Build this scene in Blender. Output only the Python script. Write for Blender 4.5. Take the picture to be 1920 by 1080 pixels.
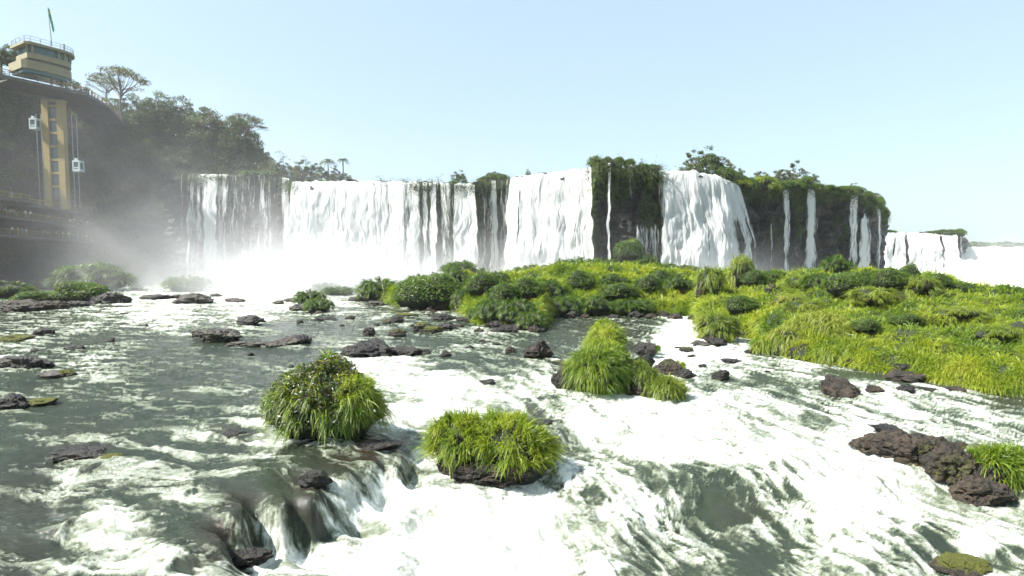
import bpy, math, random
import numpy as np
from mathutils import Vector
random.seed(7)
RNG = np.random.default_rng(11)
S = bpy.context.scene
C = S.collection
for o in list(bpy.data.objects):
    bpy.data.objects.remove(o)

# ------------------------------------------------------------------ camera, sky, sun, exposure
F = 1920 * 20.0 / 36.0
HZ = 480.0
CZ = 7.0
PITCH = math.atan((540 - HZ) / F)
cam = bpy.data.objects.new('camera', bpy.data.cameras.new('camera'))
C.objects.link(cam)
cam.data.lens = 20.0
cam.data.sensor_width = 36.0
cam.data.clip_end = 3000
cam.location = (0, 0, CZ)
cam.rotation_euler = (math.pi / 2 - PITCH, 0, 0)
S.camera = cam

SUN_AZ = math.radians(-103)      # clockwise from +Y: to the left, a little behind the viewer
SUN_EL = math.radians(49)
world = bpy.data.worlds.new('World')
S.world = world
world.use_nodes = True
wn = world.node_tree
bg = wn.nodes['Background']
sky = wn.nodes.new('ShaderNodeTexSky')
sky.sky_type = 'NISHITA'
sky.sun_disc = False
sky.sun_elevation = SUN_EL
sky.sun_rotation = SUN_AZ
sky.air_density = 1.0
sky.dust_density = 2.2
sky.ozone_density = 1.5
sky.altitude = 200
hz_ = wn.nodes.new('ShaderNodeMix'); hz_.data_type = 'RGBA'      # dusty pale cyan air
hz_.inputs[0].default_value = .58
hz_.inputs[7].default_value = (2.9, 3.7, 4.0, 1)
wn.links.new(sky.outputs[0], hz_.inputs[6])
wn.links.new(hz_.outputs[2], bg.inputs[0])
bg.inputs[1].default_value = 0.085
sun = bpy.data.objects.new('sun', bpy.data.lights.new('sun', 'SUN'))
C.objects.link(sun)
sun.data.energy = 5.0
sun.data.angle = math.radians(0.5)
sun.data.color = (1.0, 0.965, 0.90)
sd = Vector((math.sin(SUN_AZ) * math.cos(SUN_EL), math.cos(SUN_AZ) * math.cos(SUN_EL), math.sin(SUN_EL)))
sun.rotation_euler = sd.to_track_quat('Z', 'Y').to_euler()
S.view_settings.view_transform = 'Standard'
S.view_settings.look = 'None'
S.view_settings.gamma = 1.0
S.view_settings.use_curve_mapping = False
S.view_settings.exposure = 1.6
S.render.engine = 'CYCLES'
S.cycles.use_denoising = True
S.cycles.use_adaptive_sampling = True
S.cycles.adaptive_threshold = 0.03
S.cycles.max_bounces = 8
S.cycles.diffuse_bounces = 3
S.cycles.glossy_bounces = 3
S.cycles.transparent_max_bounces = 24
S.cycles.volume_bounces = 1
S.cycles.caustics_reflective = False
S.cycles.caustics_refractive = False

# ------------------------------------------------------------------ geometry helpers
ct, st = math.cos(PITCH), math.sin(PITCH)

def ray(px, py):
    a = (np.asarray(px, float) - 960) / F
    b = (540 - np.asarray(py, float)) / F
    return a, ct + b * st, -st + b * ct          # dx, dy, dz

def at(px, py, D):                                # point seen at px,py at depth D (metres along +Y)
    dx, dy, dz = ray(px, py)
    return np.array([dx / dy * D, D, CZ + dz / dy * D])

def W(px, py, z=0.0):                             # point of the level z seen at px,py
    dx, dy, dz = ray(px, py)
    t = (z - CZ) / dz
    return dx * t, dy * t

def proj(x, y, z):
    dz = z - CZ
    zc = y * ct - dz * st
    return 960 + F * x / zc, 540 - F * (y * st + dz * ct) / zc

def sstep(a, b, x):
    t = np.clip((x - a) / (b - a), 0, 1)
    return t * t * (3 - 2 * t)

_P = np.random.default_rng(3).permutation(1024).astype(np.int64)
_G = np.random.default_rng(4).random(1024) * 2 * np.pi
_GX, _GY = np.cos(_G), np.sin(_G)
_V = np.random.default_rng(5).random(1024)

def _h2(i, j, s):
    return _P[(_P[(i + s * 131) & 1023] + j) & 1023]

def perlin(x, y, s=0):
    x = np.asarray(x, float); y = np.asarray(y, float)
    i = np.floor(x).astype(np.int64); j = np.floor(y).astype(np.int64)
    fx = x - i; fy = y - j
    u = fx * fx * fx * (fx * (fx * 6 - 15) + 10); v = fy * fy * fy * (fy * (fy * 6 - 15) + 10)
    def g(a, b):
        h = _h2(i + a, j + b, s)
        return _GX[h] * (fx - a) + _GY[h] * (fy - b)
    return ((g(0, 0) * (1 - u) + g(1, 0) * u) * (1 - v) + (g(0, 1) * (1 - u) + g(1, 1) * u) * v) * 1.5

def fbm(x, y, o=4, s=0, gain=.5):
    a, t = 1.0, 0
    n = 0
    for k in range(o):
        t = t + a * perlin(x * 2 ** k + 17.3 * k, y * 2 ** k - 9.1 * k, s + k)
        n += a * a
        a *= gain
    return t / math.sqrt(n)

def vn3(p, s=0):
    i = np.floor(p).astype(np.int64); f = p - i
    f = f * f * (3 - 2 * f)
    r = 0
    for a in (0, 1):
        for b in (0, 1):
            for c in (0, 1):
                h = _P[(_h2(i[:, 0] + a, i[:, 1] + b, s) + i[:, 2] + c) & 1023]
                w = (f[:, 0] if a else 1 - f[:, 0]) * (f[:, 1] if b else 1 - f[:, 1]) * (f[:, 2] if c else 1 - f[:, 2])
                r = r + w * _V[h]
    return r * 2 - 1

def fbm3(p, o=4, s=0):
    a, t = 1.0, 0
    for k in range(o):
        t = t + a * vn3(p * 2 ** k + 5.1 * k, s + k); a *= .5
    return t

def unit(v):
    return v / np.maximum(np.linalg.norm(v, axis=-1, keepdims=True), 1e-9)

def nm_mesh(name, V, quads=None, tris=None, attrs=None, smooth=True, mats=()):
    me = bpy.data.meshes.new(name)
    V = np.ascontiguousarray(V, np.float32)
    q = np.zeros((0, 4), np.int32) if quads is None else np.asarray(quads, np.int32)
    t = np.zeros((0, 3), np.int32) if tris is None else np.asarray(tris, np.int32)
    me.vertices.add(len(V)); me.vertices.foreach_set('co', V.ravel())
    nl = len(q) * 4 + len(t) * 3
    me.loops.add(nl)
    me.loops.foreach_set('vertex_index', np.concatenate([q.ravel(), t.ravel()]).astype(np.int32))
    me.polygons.add(len(q) + len(t))
    ls = np.concatenate([np.arange(len(q)) * 4, len(q) * 4 + np.arange(len(t)) * 3]).astype(np.int32)
    me.polygons.foreach_set('loop_start', ls)
    me.polygons.foreach_set('use_smooth', np.full(len(ls), smooth, bool))
    me.update(calc_edges=True)
    for k, a in (attrs or {}).items():
        at_ = me.attributes.new(k, 'FLOAT', 'POINT')
        at_.data.foreach_set('value', np.ascontiguousarray(a, np.float32))
    for m in mats:
        me.materials.append(m)
    return me

def grid_quads(nr, nc):
    i = np.arange(nr - 1)[:, None] * nc + np.arange(nc - 1)[None, :]
    return np.stack([i, i + 1, i + nc + 1, i + nc], -1).reshape(-1, 4)

def link(name, me, parent=None, label=None, cat=None, group=None, kind=None, loc=None):
    o = bpy.data.objects.new(name, me)
    C.objects.link(o)
    if parent is not None: o.parent = parent
    if label: o['label'] = label
    if cat: o['category'] = cat
    if group: o['group'] = group
    if kind: o['kind'] = kind
    if loc is not None: o.location = loc
    return o

def thing(name, label, cat, loc=(0, 0, 0), group=None):
    return link(name, None, None, label, cat, group, None, tuple(float(c) for c in loc))

def ctrl_field(pts, nx, ny, x0, x1, y0, y1, p=3.2, ys=1.6, eps=6.0):
    """inverse-distance field from control points on a coarse raster"""
    P = np.array(pts, float)
    gx = np.linspace(x0, x1, nx); gy = np.linspace(y0, y1, ny)
    X, Y = np.meshgrid(gx, gy)
    num = np.zeros_like(X); den = np.zeros_like(X)
    for a, b, v in P:
        w = 1.0 / ((X - a) ** 2 + ((Y - b) * ys) ** 2 + eps * eps) ** (p / 2)
        num += w * v; den += w
    Z = num / den
    def f(px, py):
        u = np.clip((np.asarray(px) - x0) / (x1 - x0) * (nx - 1), 0, nx - 1.001)
        v = np.clip((np.asarray(py) - y0) / (y1 - y0) * (ny - 1), 0, ny - 1.001)
        i = u.astype(int); j = v.astype(int); a = u - i; b = v - j
        return (Z[j, i] * (1 - a) + Z[j, i + 1] * a) * (1 - b) + (Z[j + 1, i] * (1 - a) + Z[j + 1, i + 1] * a) * b
    return f

# ------------------------------------------------------------------ materials
class NB:
    def __init__(s, name):
        s.m = bpy.data.materials.new(name); s.m.use_nodes = True
        s.t = s.m.node_tree; s.t.nodes.clear()
        s.out = s.t.nodes.new('ShaderNodeOutputMaterial')
    def n(s, typ, ins=None, **kw):
        nd = s.t.nodes.new('ShaderNode' + typ)
        for k, v in kw.items(): setattr(nd, k, v)
        for k, v in (ins or {}).items():
            if isinstance(v, bpy.types.NodeSocket): s.t.links.new(v, nd.inputs[k])
            else: nd.inputs[k].default_value = v
        return nd
    def math(s, op, a, b=0.0, c=None, clamp=False):
        d = {0: a, 1: b}
        if c is not None: d[2] = c
        return s.n('Math', d, operation=op, use_clamp=clamp).outputs[0]
    def attr(s, name): return s.n('Attribute', attribute_name=name).outputs['Fac']
    def noise(s, vec=None, scale=5, detail=4, rough=.5, dist=0.0):
        i = {'Scale': scale, 'Detail': detail, 'Roughness': rough, 'Distortion': dist}
        if vec is not None: i['Vector'] = vec
        return s.n('TexNoise', i).outputs['Fac']
    def pos(s): return s.n('NewGeometry').outputs['Position']
    def ramp(s, fac, stops, interp='LINEAR'):
        r = s.n('ValToRGB', {'Fac': fac}); e = r.color_ramp.elements
        r.color_ramp.interpolation = interp
        while len(e) < len(stops): e.new(.5)
        for k, (p, c) in enumerate(stops):
            e[k].position = p
            e[k].color = (c, c, c, 1) if isinstance(c, (int, float)) else (*c, 1)
        return r.outputs['Color']
    def mix(s, fac, a, b, blend='MIX'):
        nd = s.n('Mix', data_type='RGBA', blend_type=blend)
        for k, v in ((0, fac), (6, a), (7, b)):
            if isinstance(v, bpy.types.NodeSocket): s.t.links.new(v, nd.inputs[k])
            elif k == 0: nd.inputs[0].default_value = v
            else: nd.inputs[k].default_value = (*v, 1)
        return nd.outputs[2]
    def scale(s, vec, sc):
        return s.n('Mapping', {'Vector': vec, 'Scale': sc}).outputs[0]
    def bump(s, h, strength=.5, dist=.05):
        return s.n('Bump', {'Height': h, 'Strength': strength, 'Distance': dist}).outputs[0]
    def surf(s, sh):
        s.t.links.new(sh, s.out.inputs[0]); return s.m
    def bsdf(s, **k):
        return s.n('BsdfPrincipled', {kk.replace('_', ' '): v for kk, v in k.items()}).outputs[0]
    def mixsh(s, f, a, b):
        nd = s.n('MixShader')
        for k, v in ((0, f), (1, a), (2, b)):
            if isinstance(v, bpy.types.NodeSocket): s.t.links.new(v, nd.inputs[k])
            else: nd.inputs[k].default_value = v
        return nd.outputs[0]

def m_plain(name, col, rough=.6, noise=.25, sc=3, metal=0.0, coat=0.0):
    b = NB(name)
    nz = b.noise(b.pos(), sc, 5, .6)
    c = b.mix(nz, [x * (1 - noise) for x in col], [min(1, x * (1 + noise)) for x in col])
    return b.surf(b.bsdf(Base_Color=c, Roughness=rough, Metallic=metal))

def m_leaf(name, stops, transl=.35, rough=.5, patch=0.5, patch_scale=.25):
    b = NB(name)
    v = b.attr('var')
    nz = b.noise(b.pos(), patch_scale, 3, .6)
    f = b.math('ADD', b.math('MULTIPLY', v, 1 - patch), b.math('MULTIPLY', b.math('MULTIPLY_ADD', nz, 2.2, -.6), patch), clamp=True)
    c = b.ramp(f, stops)
    p = b.bsdf(Base_Color=c, Roughness=rough)
    c2 = b.mix(1.0, c, (1.0, 1.0, .55), 'MULTIPLY')
    t = b.n('BsdfTranslucent', {'Color': b.mix(1.0, c2, (1.5, 1.5, 1.5), 'MULTIPLY')}).outputs[0]
    return b.surf(b.mixsh(transl, p, t))

M_GRASS = m_leaf('grass_blades', [(0, (.028, .06, .008)), (.3, (.085, .15, .010)), (.6, (.21, .265, .018)), (.85, (.33, .34, .04)), (1, (.42, .34, .12))], .42)
M_GRASSY = m_leaf('grass_yellow', [(0, (.04, .07, .01)), (.3, (.11, .165, .014)), (.6, (.21, .25, .03)), (1, (.38, .33, .11))], .42)
M_BUSH = m_leaf('bush_leaves', [(0, (.018, .038, .006)), (.4, (.05, .10, .009)), (.75, (.11, .17, .014)), (1, (.22, .25, .035))], .36, patch_scale=.6)
M_DARKLEAF = m_leaf('dark_leaves', [(0, (.015, .03, .008)), (.5, (.035, .065, .012)), (.8, (.08, .05, .03)), (1, (.13, .16, .03))], .25, .4, .3)
M_TREE = m_leaf('tree_leaves', [(0, (.02, .035, .01)), (.5, (.05, .08, .018)), (.85, (.10, .14, .03)), (1, (.16, .19, .05))], .3, .55, .5, .08)
M_TREE2 = m_leaf('tree_leaves_olive', [(0, (.03, .035, .015)), (.5, (.075, .085, .03)), (1, (.15, .15, .06))], .3, .55, .5, .08)
M_HANG = m_leaf('hanging_plants', [(0, (.008, .016, .004)), (.45, (.025, .045, .007)), (.8, (.10, .14, .014)), (1, (.19, .15, .05))], .3, .5, .45, .5)
M_BARK = m_plain('bark', (.10, .08, .065), .85, .4, 2)

def m_rock(name, dark, light, moss=0.0, wet=.35, mcol=(.055, .06, .006), zscale=1.0):
    b = NB(name)
    p = b.n('TexCoord').outputs['Object']
    n1 = b.noise(p, 1.3, 8, .62)
    n2 = b.noise(p, 7, 6, .7)
    c = b.ramp(b.math('MULTIPLY_ADD', n2, .45, b.math('MULTIPLY', n1, .62)), [(.3, [x * .5 for x in dark]), (.47, dark), (.62, light), (.75, [x * 1.3 for x in light])])
    geo = b.n('NewGeometry')
    rough = b.ramp(n1, [(.35, wet * .7), (.65, min(1, wet * 1.9))])
    if moss > 0:
        mz = b.attr('moss')
        mk = b.math('ADD', mz, b.math('MULTIPLY_ADD', n2, 1.1, -.55))
        mk = b.ramp(mk, [(.42, 0.0), (.58, 1.0)])
        mc = b.mix(b.noise(p, 14, 4, .7), [x * .45 for x in mcol], [x * 1.6 for x in mcol])
        c = b.mix(mk, c, mc)
        rough = b.math('MAXIMUM', rough, b.math('MULTIPLY', mk, .85))
    vor = b.n('TexVoronoi', {'Vector': p, 'Scale': 2.2}, feature='DISTANCE_TO_EDGE').outputs[0]
    crack = b.ramp(vor, [(0, 0.0), (.05, 1.0)])
    h = b.math('ADD', b.math('MULTIPLY', n2, 1.0), b.math('ADD', b.math('MULTIPLY', n1, .8), b.math('MULTIPLY', crack, .25)))
    return b.surf(b.bsdf(Base_Color=c, Roughness=rough, Specular_IOR_Level=.35, Normal=b.bump(h, .9, .12)))

M_ROCK = m_rock('wet_basalt', (.0062, .0055, .0046), (.024, .021, .0175), 1, .38)
M_ROCKB = m_rock('brown_basalt', (.010, .0078, .0055), (.050, .038, .027), 1, .6)
M_ROCKG = m_rock('grey_boulder', (.015, .0132, .011), (.088, .078, .063), 1, .42)

def m_soil():
    b = NB('island_soil')
    p = b.pos()
    n = b.noise(p, .8, 6, .6)
    c = b.ramp(n, [(.35, (.010, .009, .006)), (.5, (.013, .018, .006)), (.7, (.025, .038, .008))])
    return b.surf(b.bsdf(Base_Color=c, Roughness=.9, Normal=b.bump(b.noise(p, 5, 5, .7), .8, .1)))
M_SOIL = m_soil()

def m_cliff():
    b = NB('cliff_rock')
    p = b.pos()
    ps = b.scale(p, (.10, .10, .55))
    n1 = b.noise(ps, 1.0, 8, .65)
    n2 = b.noise(p, .9, 7, .7)
    nv = b.noise(b.scale(p, (1.1, 1.1, .10)), 1.0, 5, .6)
    c = b.ramp(b.math('MULTIPLY_ADD', n2, .5, b.math('MULTIPLY', n1, .5)), [(.36, (.003, .003, .0027)), (.48, (.010, .008, .007)), (.6, (.028, .020, .015)), (.75, (.07, .048, .035))])
    c = b.mix(b.ramp(nv, [(.42, 0.0), (.6, .6)]), c, (.014, .014, .013))
    ms = b.attr('moss')
    mk = b.ramp(b.math('ADD', ms, b.math('MULTIPLY_ADD', b.noise(b.scale(p, (.35, .35, .16)), 1.0, 8, .72), 2.6, -1.3)), [(.42, 0.0), (.58, 1.0)])
    mc = b.ramp(b.noise(p, 1.8, 5, .7), [(.35, (.008, .018, .004)), (.55, (.04, .075, .008)), (.75, (.11, .15, .015))])
    c = b.mix(mk, c, mc)
    h = b.math('ADD', n2, b.math('ADD', n1, b.math('MULTIPLY', b.noise(p, 3, 5, .7), .4)))
    return b.surf(b.bsdf(Base_Color=c, Roughness=b.math('MULTIPLY_ADD', mk, .3, .5), Normal=b.bump(h, 1.0, .7)))
M_CLIFF = m_cliff()

def m_water():
    b = NB('river_water')
    p = b.pos()
    foam = b.attr('foam')
    fine = b.noise(b.scale(p, (2.8, 4.6, 3.0)), 1.0, 8, .72, .9)
    fm = b.math('ADD', foam, b.math('MULTIPLY', b.math('MULTIPLY_ADD', fine, 2.0, -1.0), b.math('MULTIPLY_ADD', b.math('ABSOLUTE', b.math('SUBTRACT', foam, .55)), -.9, .75)), clamp=True)
    tone = b.noise(p, .22, 3, .5)
    wc = b.mix(tone, (.009, .014, .012), (.034, .045, .026))
    c = b.n('MixRGB', {})
    c = b.ramp(fm, [(0, 0.0), (1, 1.0)])
    bed = b.attr('bed')
    wc = b.mix(bed, wc, (.020, .015, .010))
    mid = b.mix(b.ramp(fm, [(.12, 0.0), (.32, .25), (.55, 1.0)]), wc, (.105, .125, .082))
    inner = b.noise(b.scale(p, (.9, .55, .8)), 1.0, 7, .66, .8)
    fw = b.math('ADD', fm, b.math('MULTIPLY_ADD', inner, .9, -.48), clamp=True)
    col = b.mix(b.ramp(fw, [(.45, 0.0), (.72, .17), (.90, .42), (1.0, 1.0)]), mid, (.82, .83, .78))
    rough = b.ramp(fm, [(.1, .07), (.7, .65)])
    w1 = b.noise(b.scale(p, (1.6, 3.4, 1.0)), 1.0, 5, .62, .4)
    w2 = b.noise(b.scale(p, (7.0, 12.0, 4.0)), 1.0, 4, .6, .3)
    w3 = b.noise(b.scale(p, (3.2, 6.5, 2.0)), 1.0, 6, .7, .6)
    h = b.math('ADD', b.math('MULTIPLY', w1, .9), b.math('ADD', b.math('MULTIPLY', w2, .3), b.math('MULTIPLY', w3, .55)))
    hf = b.noise(b.scale(p, (3, 4, 3)), 1.0, 8, .7, .7)
    hh = b.math('ADD', b.math('MULTIPLY', h, .55), b.math('MULTIPLY', b.math('MULTIPLY', hf, fm), .35))
    nrm = b.bump(hh, .85, .16)
    pr = b.bsdf(Base_Color=col, Roughness=rough, IOR=1.333, Normal=nrm)
    tr = b.n('BsdfTranslucent', {'Color': (.92, .94, .88, 1), 'Normal': nrm}).outputs[0]
    return b.surf(b.mixsh(b.math('MULTIPLY', b.ramp(fm, [(.5, 0.0), (.9, 1.0)]), .22), pr, tr))
M_WATER = m_water()

def m_fall():
    b = NB('falling_water')
    u = b.attr('fu'); v = b.attr('fv'); d = b.attr('dens')
    def uv(su, sv, off=0.0):
        return b.n('CombineXYZ', {0: b.math('MULTIPLY', u, su), 1: b.math('MULTIPLY', v, sv), 2: off}).outputs[0]
    n1 = b.noise(uv(1.1, .07), 1.0, 6, .62, .25)
    n2 = b.noise(uv(3.2, .22, 4.0), 1.0, 5, .6, .4)
    n3 = b.noise(uv(7.5, .5, 9.0), 1.0, 4, .65, .5)
    n = b.math('MULTIPLY_ADD', n2, .45, b.math('MULTIPLY', n1, .62))
    n = b.math('ADD', n, b.math('MULTIPLY_ADD', n3, .30, -.15))
    # dens 1 -> solid, 0 -> nothing
    a = b.math('ADD', b.math('MULTIPLY', b.math('SUBTRACT', n, .53), 5.2), b.math('MULTIPLY_ADD', d, 2.6, -1.35))
    al = b.ramp(b.math('ADD', a, .5), [(.2, 0.0), (.95, 1.0)])
    nrm = b.bump(b.math('ADD', n, b.math('MULTIPLY', b.noise(uv(5, 1.6, 2.0), 1.0, 6, .7, .6), .5)), .6, .4)
    col = b.ramp(b.math('MULTIPLY_ADD', n, 2.4, -.77), [(.1, (.62, .67, .65)), (.45, (.86, .88, .86)), (.7, (.96, .96, .94))])
    df = b.n('BsdfDiffuse', {'Color': col, 'Normal': nrm}).outputs[0]
    tl = b.n('BsdfTranslucent', {'Color': (.9, .92, .9, 1), 'Normal': nrm}).outputs[0]
    sh = b.mixsh(.55, df, tl)
    return b.surf(b.mixsh(al, b.n('BsdfTransparent').outputs[0], sh))
M_FALL = m_fall()

# ------------------------------------------------------------------ river: levels, foam, waves
LV = [(-300, 560, 0), (0, 560, 0), (400, 560, 0), (800, 560, 0), (1200, 560, 0), (1700, 560, 0), (2200, 560, 0),
 (0, 700, 0), (200, 700, 0), (400, 700, 0), (600, 660, 0), (200, 800, -.02), (0, 900, -.1), (200, 930, -.12), (0, 1060, -.3), (120, 1060, -.35),
 (230, 1060, -.4), (300, 960, -.12), (330, 1040, -.15), (400, 930, -.1), (480, 890, -.1), (560, 860, -.12), (640, 830, -.15), (500, 800, -.05), (700, 820, -.3),
 (370, 1075, -.2), (400, 1010, -.16), (440, 955, -.16), (520, 940, -.2), (580, 925, -.22), (630, 880, -.22), (690, 858, -.25), (745, 862, -.4),
 (455, 1078, -1.3), (500, 1062, -1.6), (570, 1050, -1.6), (620, 1035, -1.6), (680, 1010, -1.6), (730, 960, -1.5), (775, 915, -1.3), (800, 880, -1.1),
 (800, 1000, -1.6), (1000, 1050, -1.8), (1000, 950, -1.5), (850, 1080, -1.7), (1300, 1050, -1.9), (1500, 1050, -2), (1800, 1078, -2), (1700, 1000, -1.7),
 (1600, 900, -1.2), (1850, 1000, -1.6), (1950, 850, -.9), (2200, 900, -1.2), (1700, 800, -.7), (1500, 820, -.8), (1300, 830, -.9), (1100, 850, -1.1), (1150, 780, -.8),
 (1300, 750, -.75), (1000, 780, -.6), (900, 740, -.3), (800, 720, -.2), (780, 820, -.7), (1060, 750, -.4), (700, 700, 0), (850, 670, 0), (1000, 680, 0),
 (1200, 598, 0), (1230, 608, 0), (1280, 606, 0), (1330, 606, -.02), (1230, 690, -.65), (1280, 680, -.65), (1340, 676, -.65), (1400, 640, -.5), (1500, 700, -.6),
 (1800, 760, -.6), (1950, 760, -.6), (1660, 700, -.5), (1150, 700, -.35), (1130, 640, -.05), (1180, 640, -.15)]
LVp = []
for a, b_, z in LV:
    x, y = W(a, b_, z)
    p_ = proj(x, y, 0.0)
    LVp.append((float(p_[0]), float(p_[1]), z))
_level = ctrl_field(LVp, 360, 150, -500, 2400, 500, 1150, p=3.6, ys=1.7, eps=5)

def level(x, y):
    a, b_ = proj(x, np.maximum(y, 3.0), 0.0)
    return _level(a, b_) * sstep(75, 45, y)

def WL(px, py):                                  # point of the river seen at px,py
    z = 0.0
    for k in range(8):
        x, y = W(px, py, z)
        z = float(level(x, y))
    return float(x), float(y), z

FM = [(0,600,.25),(100,590,.35),(180,600,.5),(250,575,.8),(320,590,.75),(400,600,.45),(460,578,.7),(500,555,.95),(450,545,.95),(300,545,.8),(650,560,.5),(600,582,.35),(550,620,.1),(700,590,.3),(500,540,1),(640,550,.8),(620,525,1),(800,520,1),(400,525,1),
(50,640,.45),(200,635,.15),(300,650,.1),(180,680,.45),(140,670,.35),(300,700,.12),(450,700,.1),(60,720,.2),(30,600,.3),(210,600,.35),(200,745,.08),(260,735,.35),(310,745,.2),(400,760,.1),(480,738,.3),(100,790,.1),(300,800,.2),(400,785,.3),(450,815,.35),(400,650,.1),(620,690,.05),(480,660,.08),
(20,850,.03),(60,900,.02),(200,880,.25),(100,880,.25),(120,905,.45),(300,870,.28),(400,870,.18),(250,920,.2),(300,950,.35),(350,920,.38),(30,960,0),(60,1020,.12),(130,1005,.5),(200,975,.85),(240,1010,.8),(150,1060,.5),(300,1040,.6),(300,1075,.5),(350,1010,.3),(0,1060,.15),(250,820,.2),(330,825,.4),(100,835,.15),
(400,1000,.1),(380,1050,.15),(450,940,.1),(430,1060,.25),(480,1000,.55),(540,1010,.45),(500,1062,.95),(560,970,.1),(590,925,.08),(600,1000,.12),(640,920,.75),(650,980,.75),(620,1035,.95),(700,960,1),(700,880,.3),(740,900,.5),(690,850,.08),(760,850,.35),(560,840,.15),(620,845,.15),(520,828,.95),(480,822,.7),(570,820,.3),(580,870,.1),(510,900,.1),(640,830,.25),
(680,680,.9),(740,700,.95),(850,720,.95),(900,740,.85),(760,760,.7),(740,800,.85),(780,850,.95),(770,930,1),(720,840,.55),(850,675,.35),(950,690,.3),(1000,690,.35),(950,640,.35),(900,632,.45),(850,600,.3),(1010,725,.8),(960,755,.7),(1020,760,.3),(1045,770,.2),(1000,650,.1),(1100,605,.08),(1040,605,.08),(1180,650,.12),(1150,620,.1),(1210,600,.15),(1120,590,.08),(740,640,.3),(650,620,.08),(820,640,.25),(620,720,.1),(690,755,.55),(820,770,.95),
(1270,622,1),(1250,655,1),(1230,690,.85),(1300,670,.95),(1370,670,.75),(1420,690,.6),(1420,712,.2),(1330,718,.25),(1510,700,.6),(1560,690,.4),(1300,750,.95),(1400,740,.8),(1470,765,.8),(1480,730,.3),(1550,740,.3),(1520,780,.6),(1650,760,.6),(1700,750,.7),(1740,730,.6),(1800,760,.45),(1900,745,.1),(1850,785,.6),(1750,800,.45),(1600,785,.45),(1900,830,.45),(1780,830,.6),(1700,845,.5),(1860,730,.2),(1640,690,.25),
(1100,805,1),(1200,830,1),(1300,800,1),(1350,850,1),(1450,830,1),(1550,850,.97),(1600,805,.85),(1150,765,.95),(1220,770,.95),(1060,790,.4),(1045,825,.2),(1080,890,.7),(1150,880,.6),(1100,930,.45),(1200,905,.55),(1300,890,.4),(1370,850,.55),(1250,950,.7),(1100,1000,.85),(900,980,1),(800,1000,1),(700,1050,1),(1000,1050,.95),(850,1060,1),(1150,1050,.7),(1250,1050,.45),(1300,980,.2),(1350,960,.14),(1400,965,.12),(1240,1000,.4),(1350,1020,.27),(1420,1050,.1),(1390,1000,.6),(1500,1000,.35),(1480,930,.3),(1450,900,.5),(1550,920,.85),(1620,900,1),(1700,950,.97),(1600,960,.8),(1650,1005,.6),(1760,1010,.3),(1700,1040,.35),(1600,1050,.7),(1520,1060,.6),(1850,1010,.85),(1900,1045,.4),(1800,970,.75),(1900,985,.8),(1950,900,.3),(1050,960,.9),(1350,900,.25),
(-200,700,.2),(-200,900,.1),(2150,800,.4),(2150,1000,.6),(700,1150,1),(1100,1150,.7),(1500,1150,.4),(200,1150,.5)]
_foam = ctrl_field(FM, 420, 170, -500, 2400, 500, 1200, p=3.0, ys=1.7, eps=9)

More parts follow.
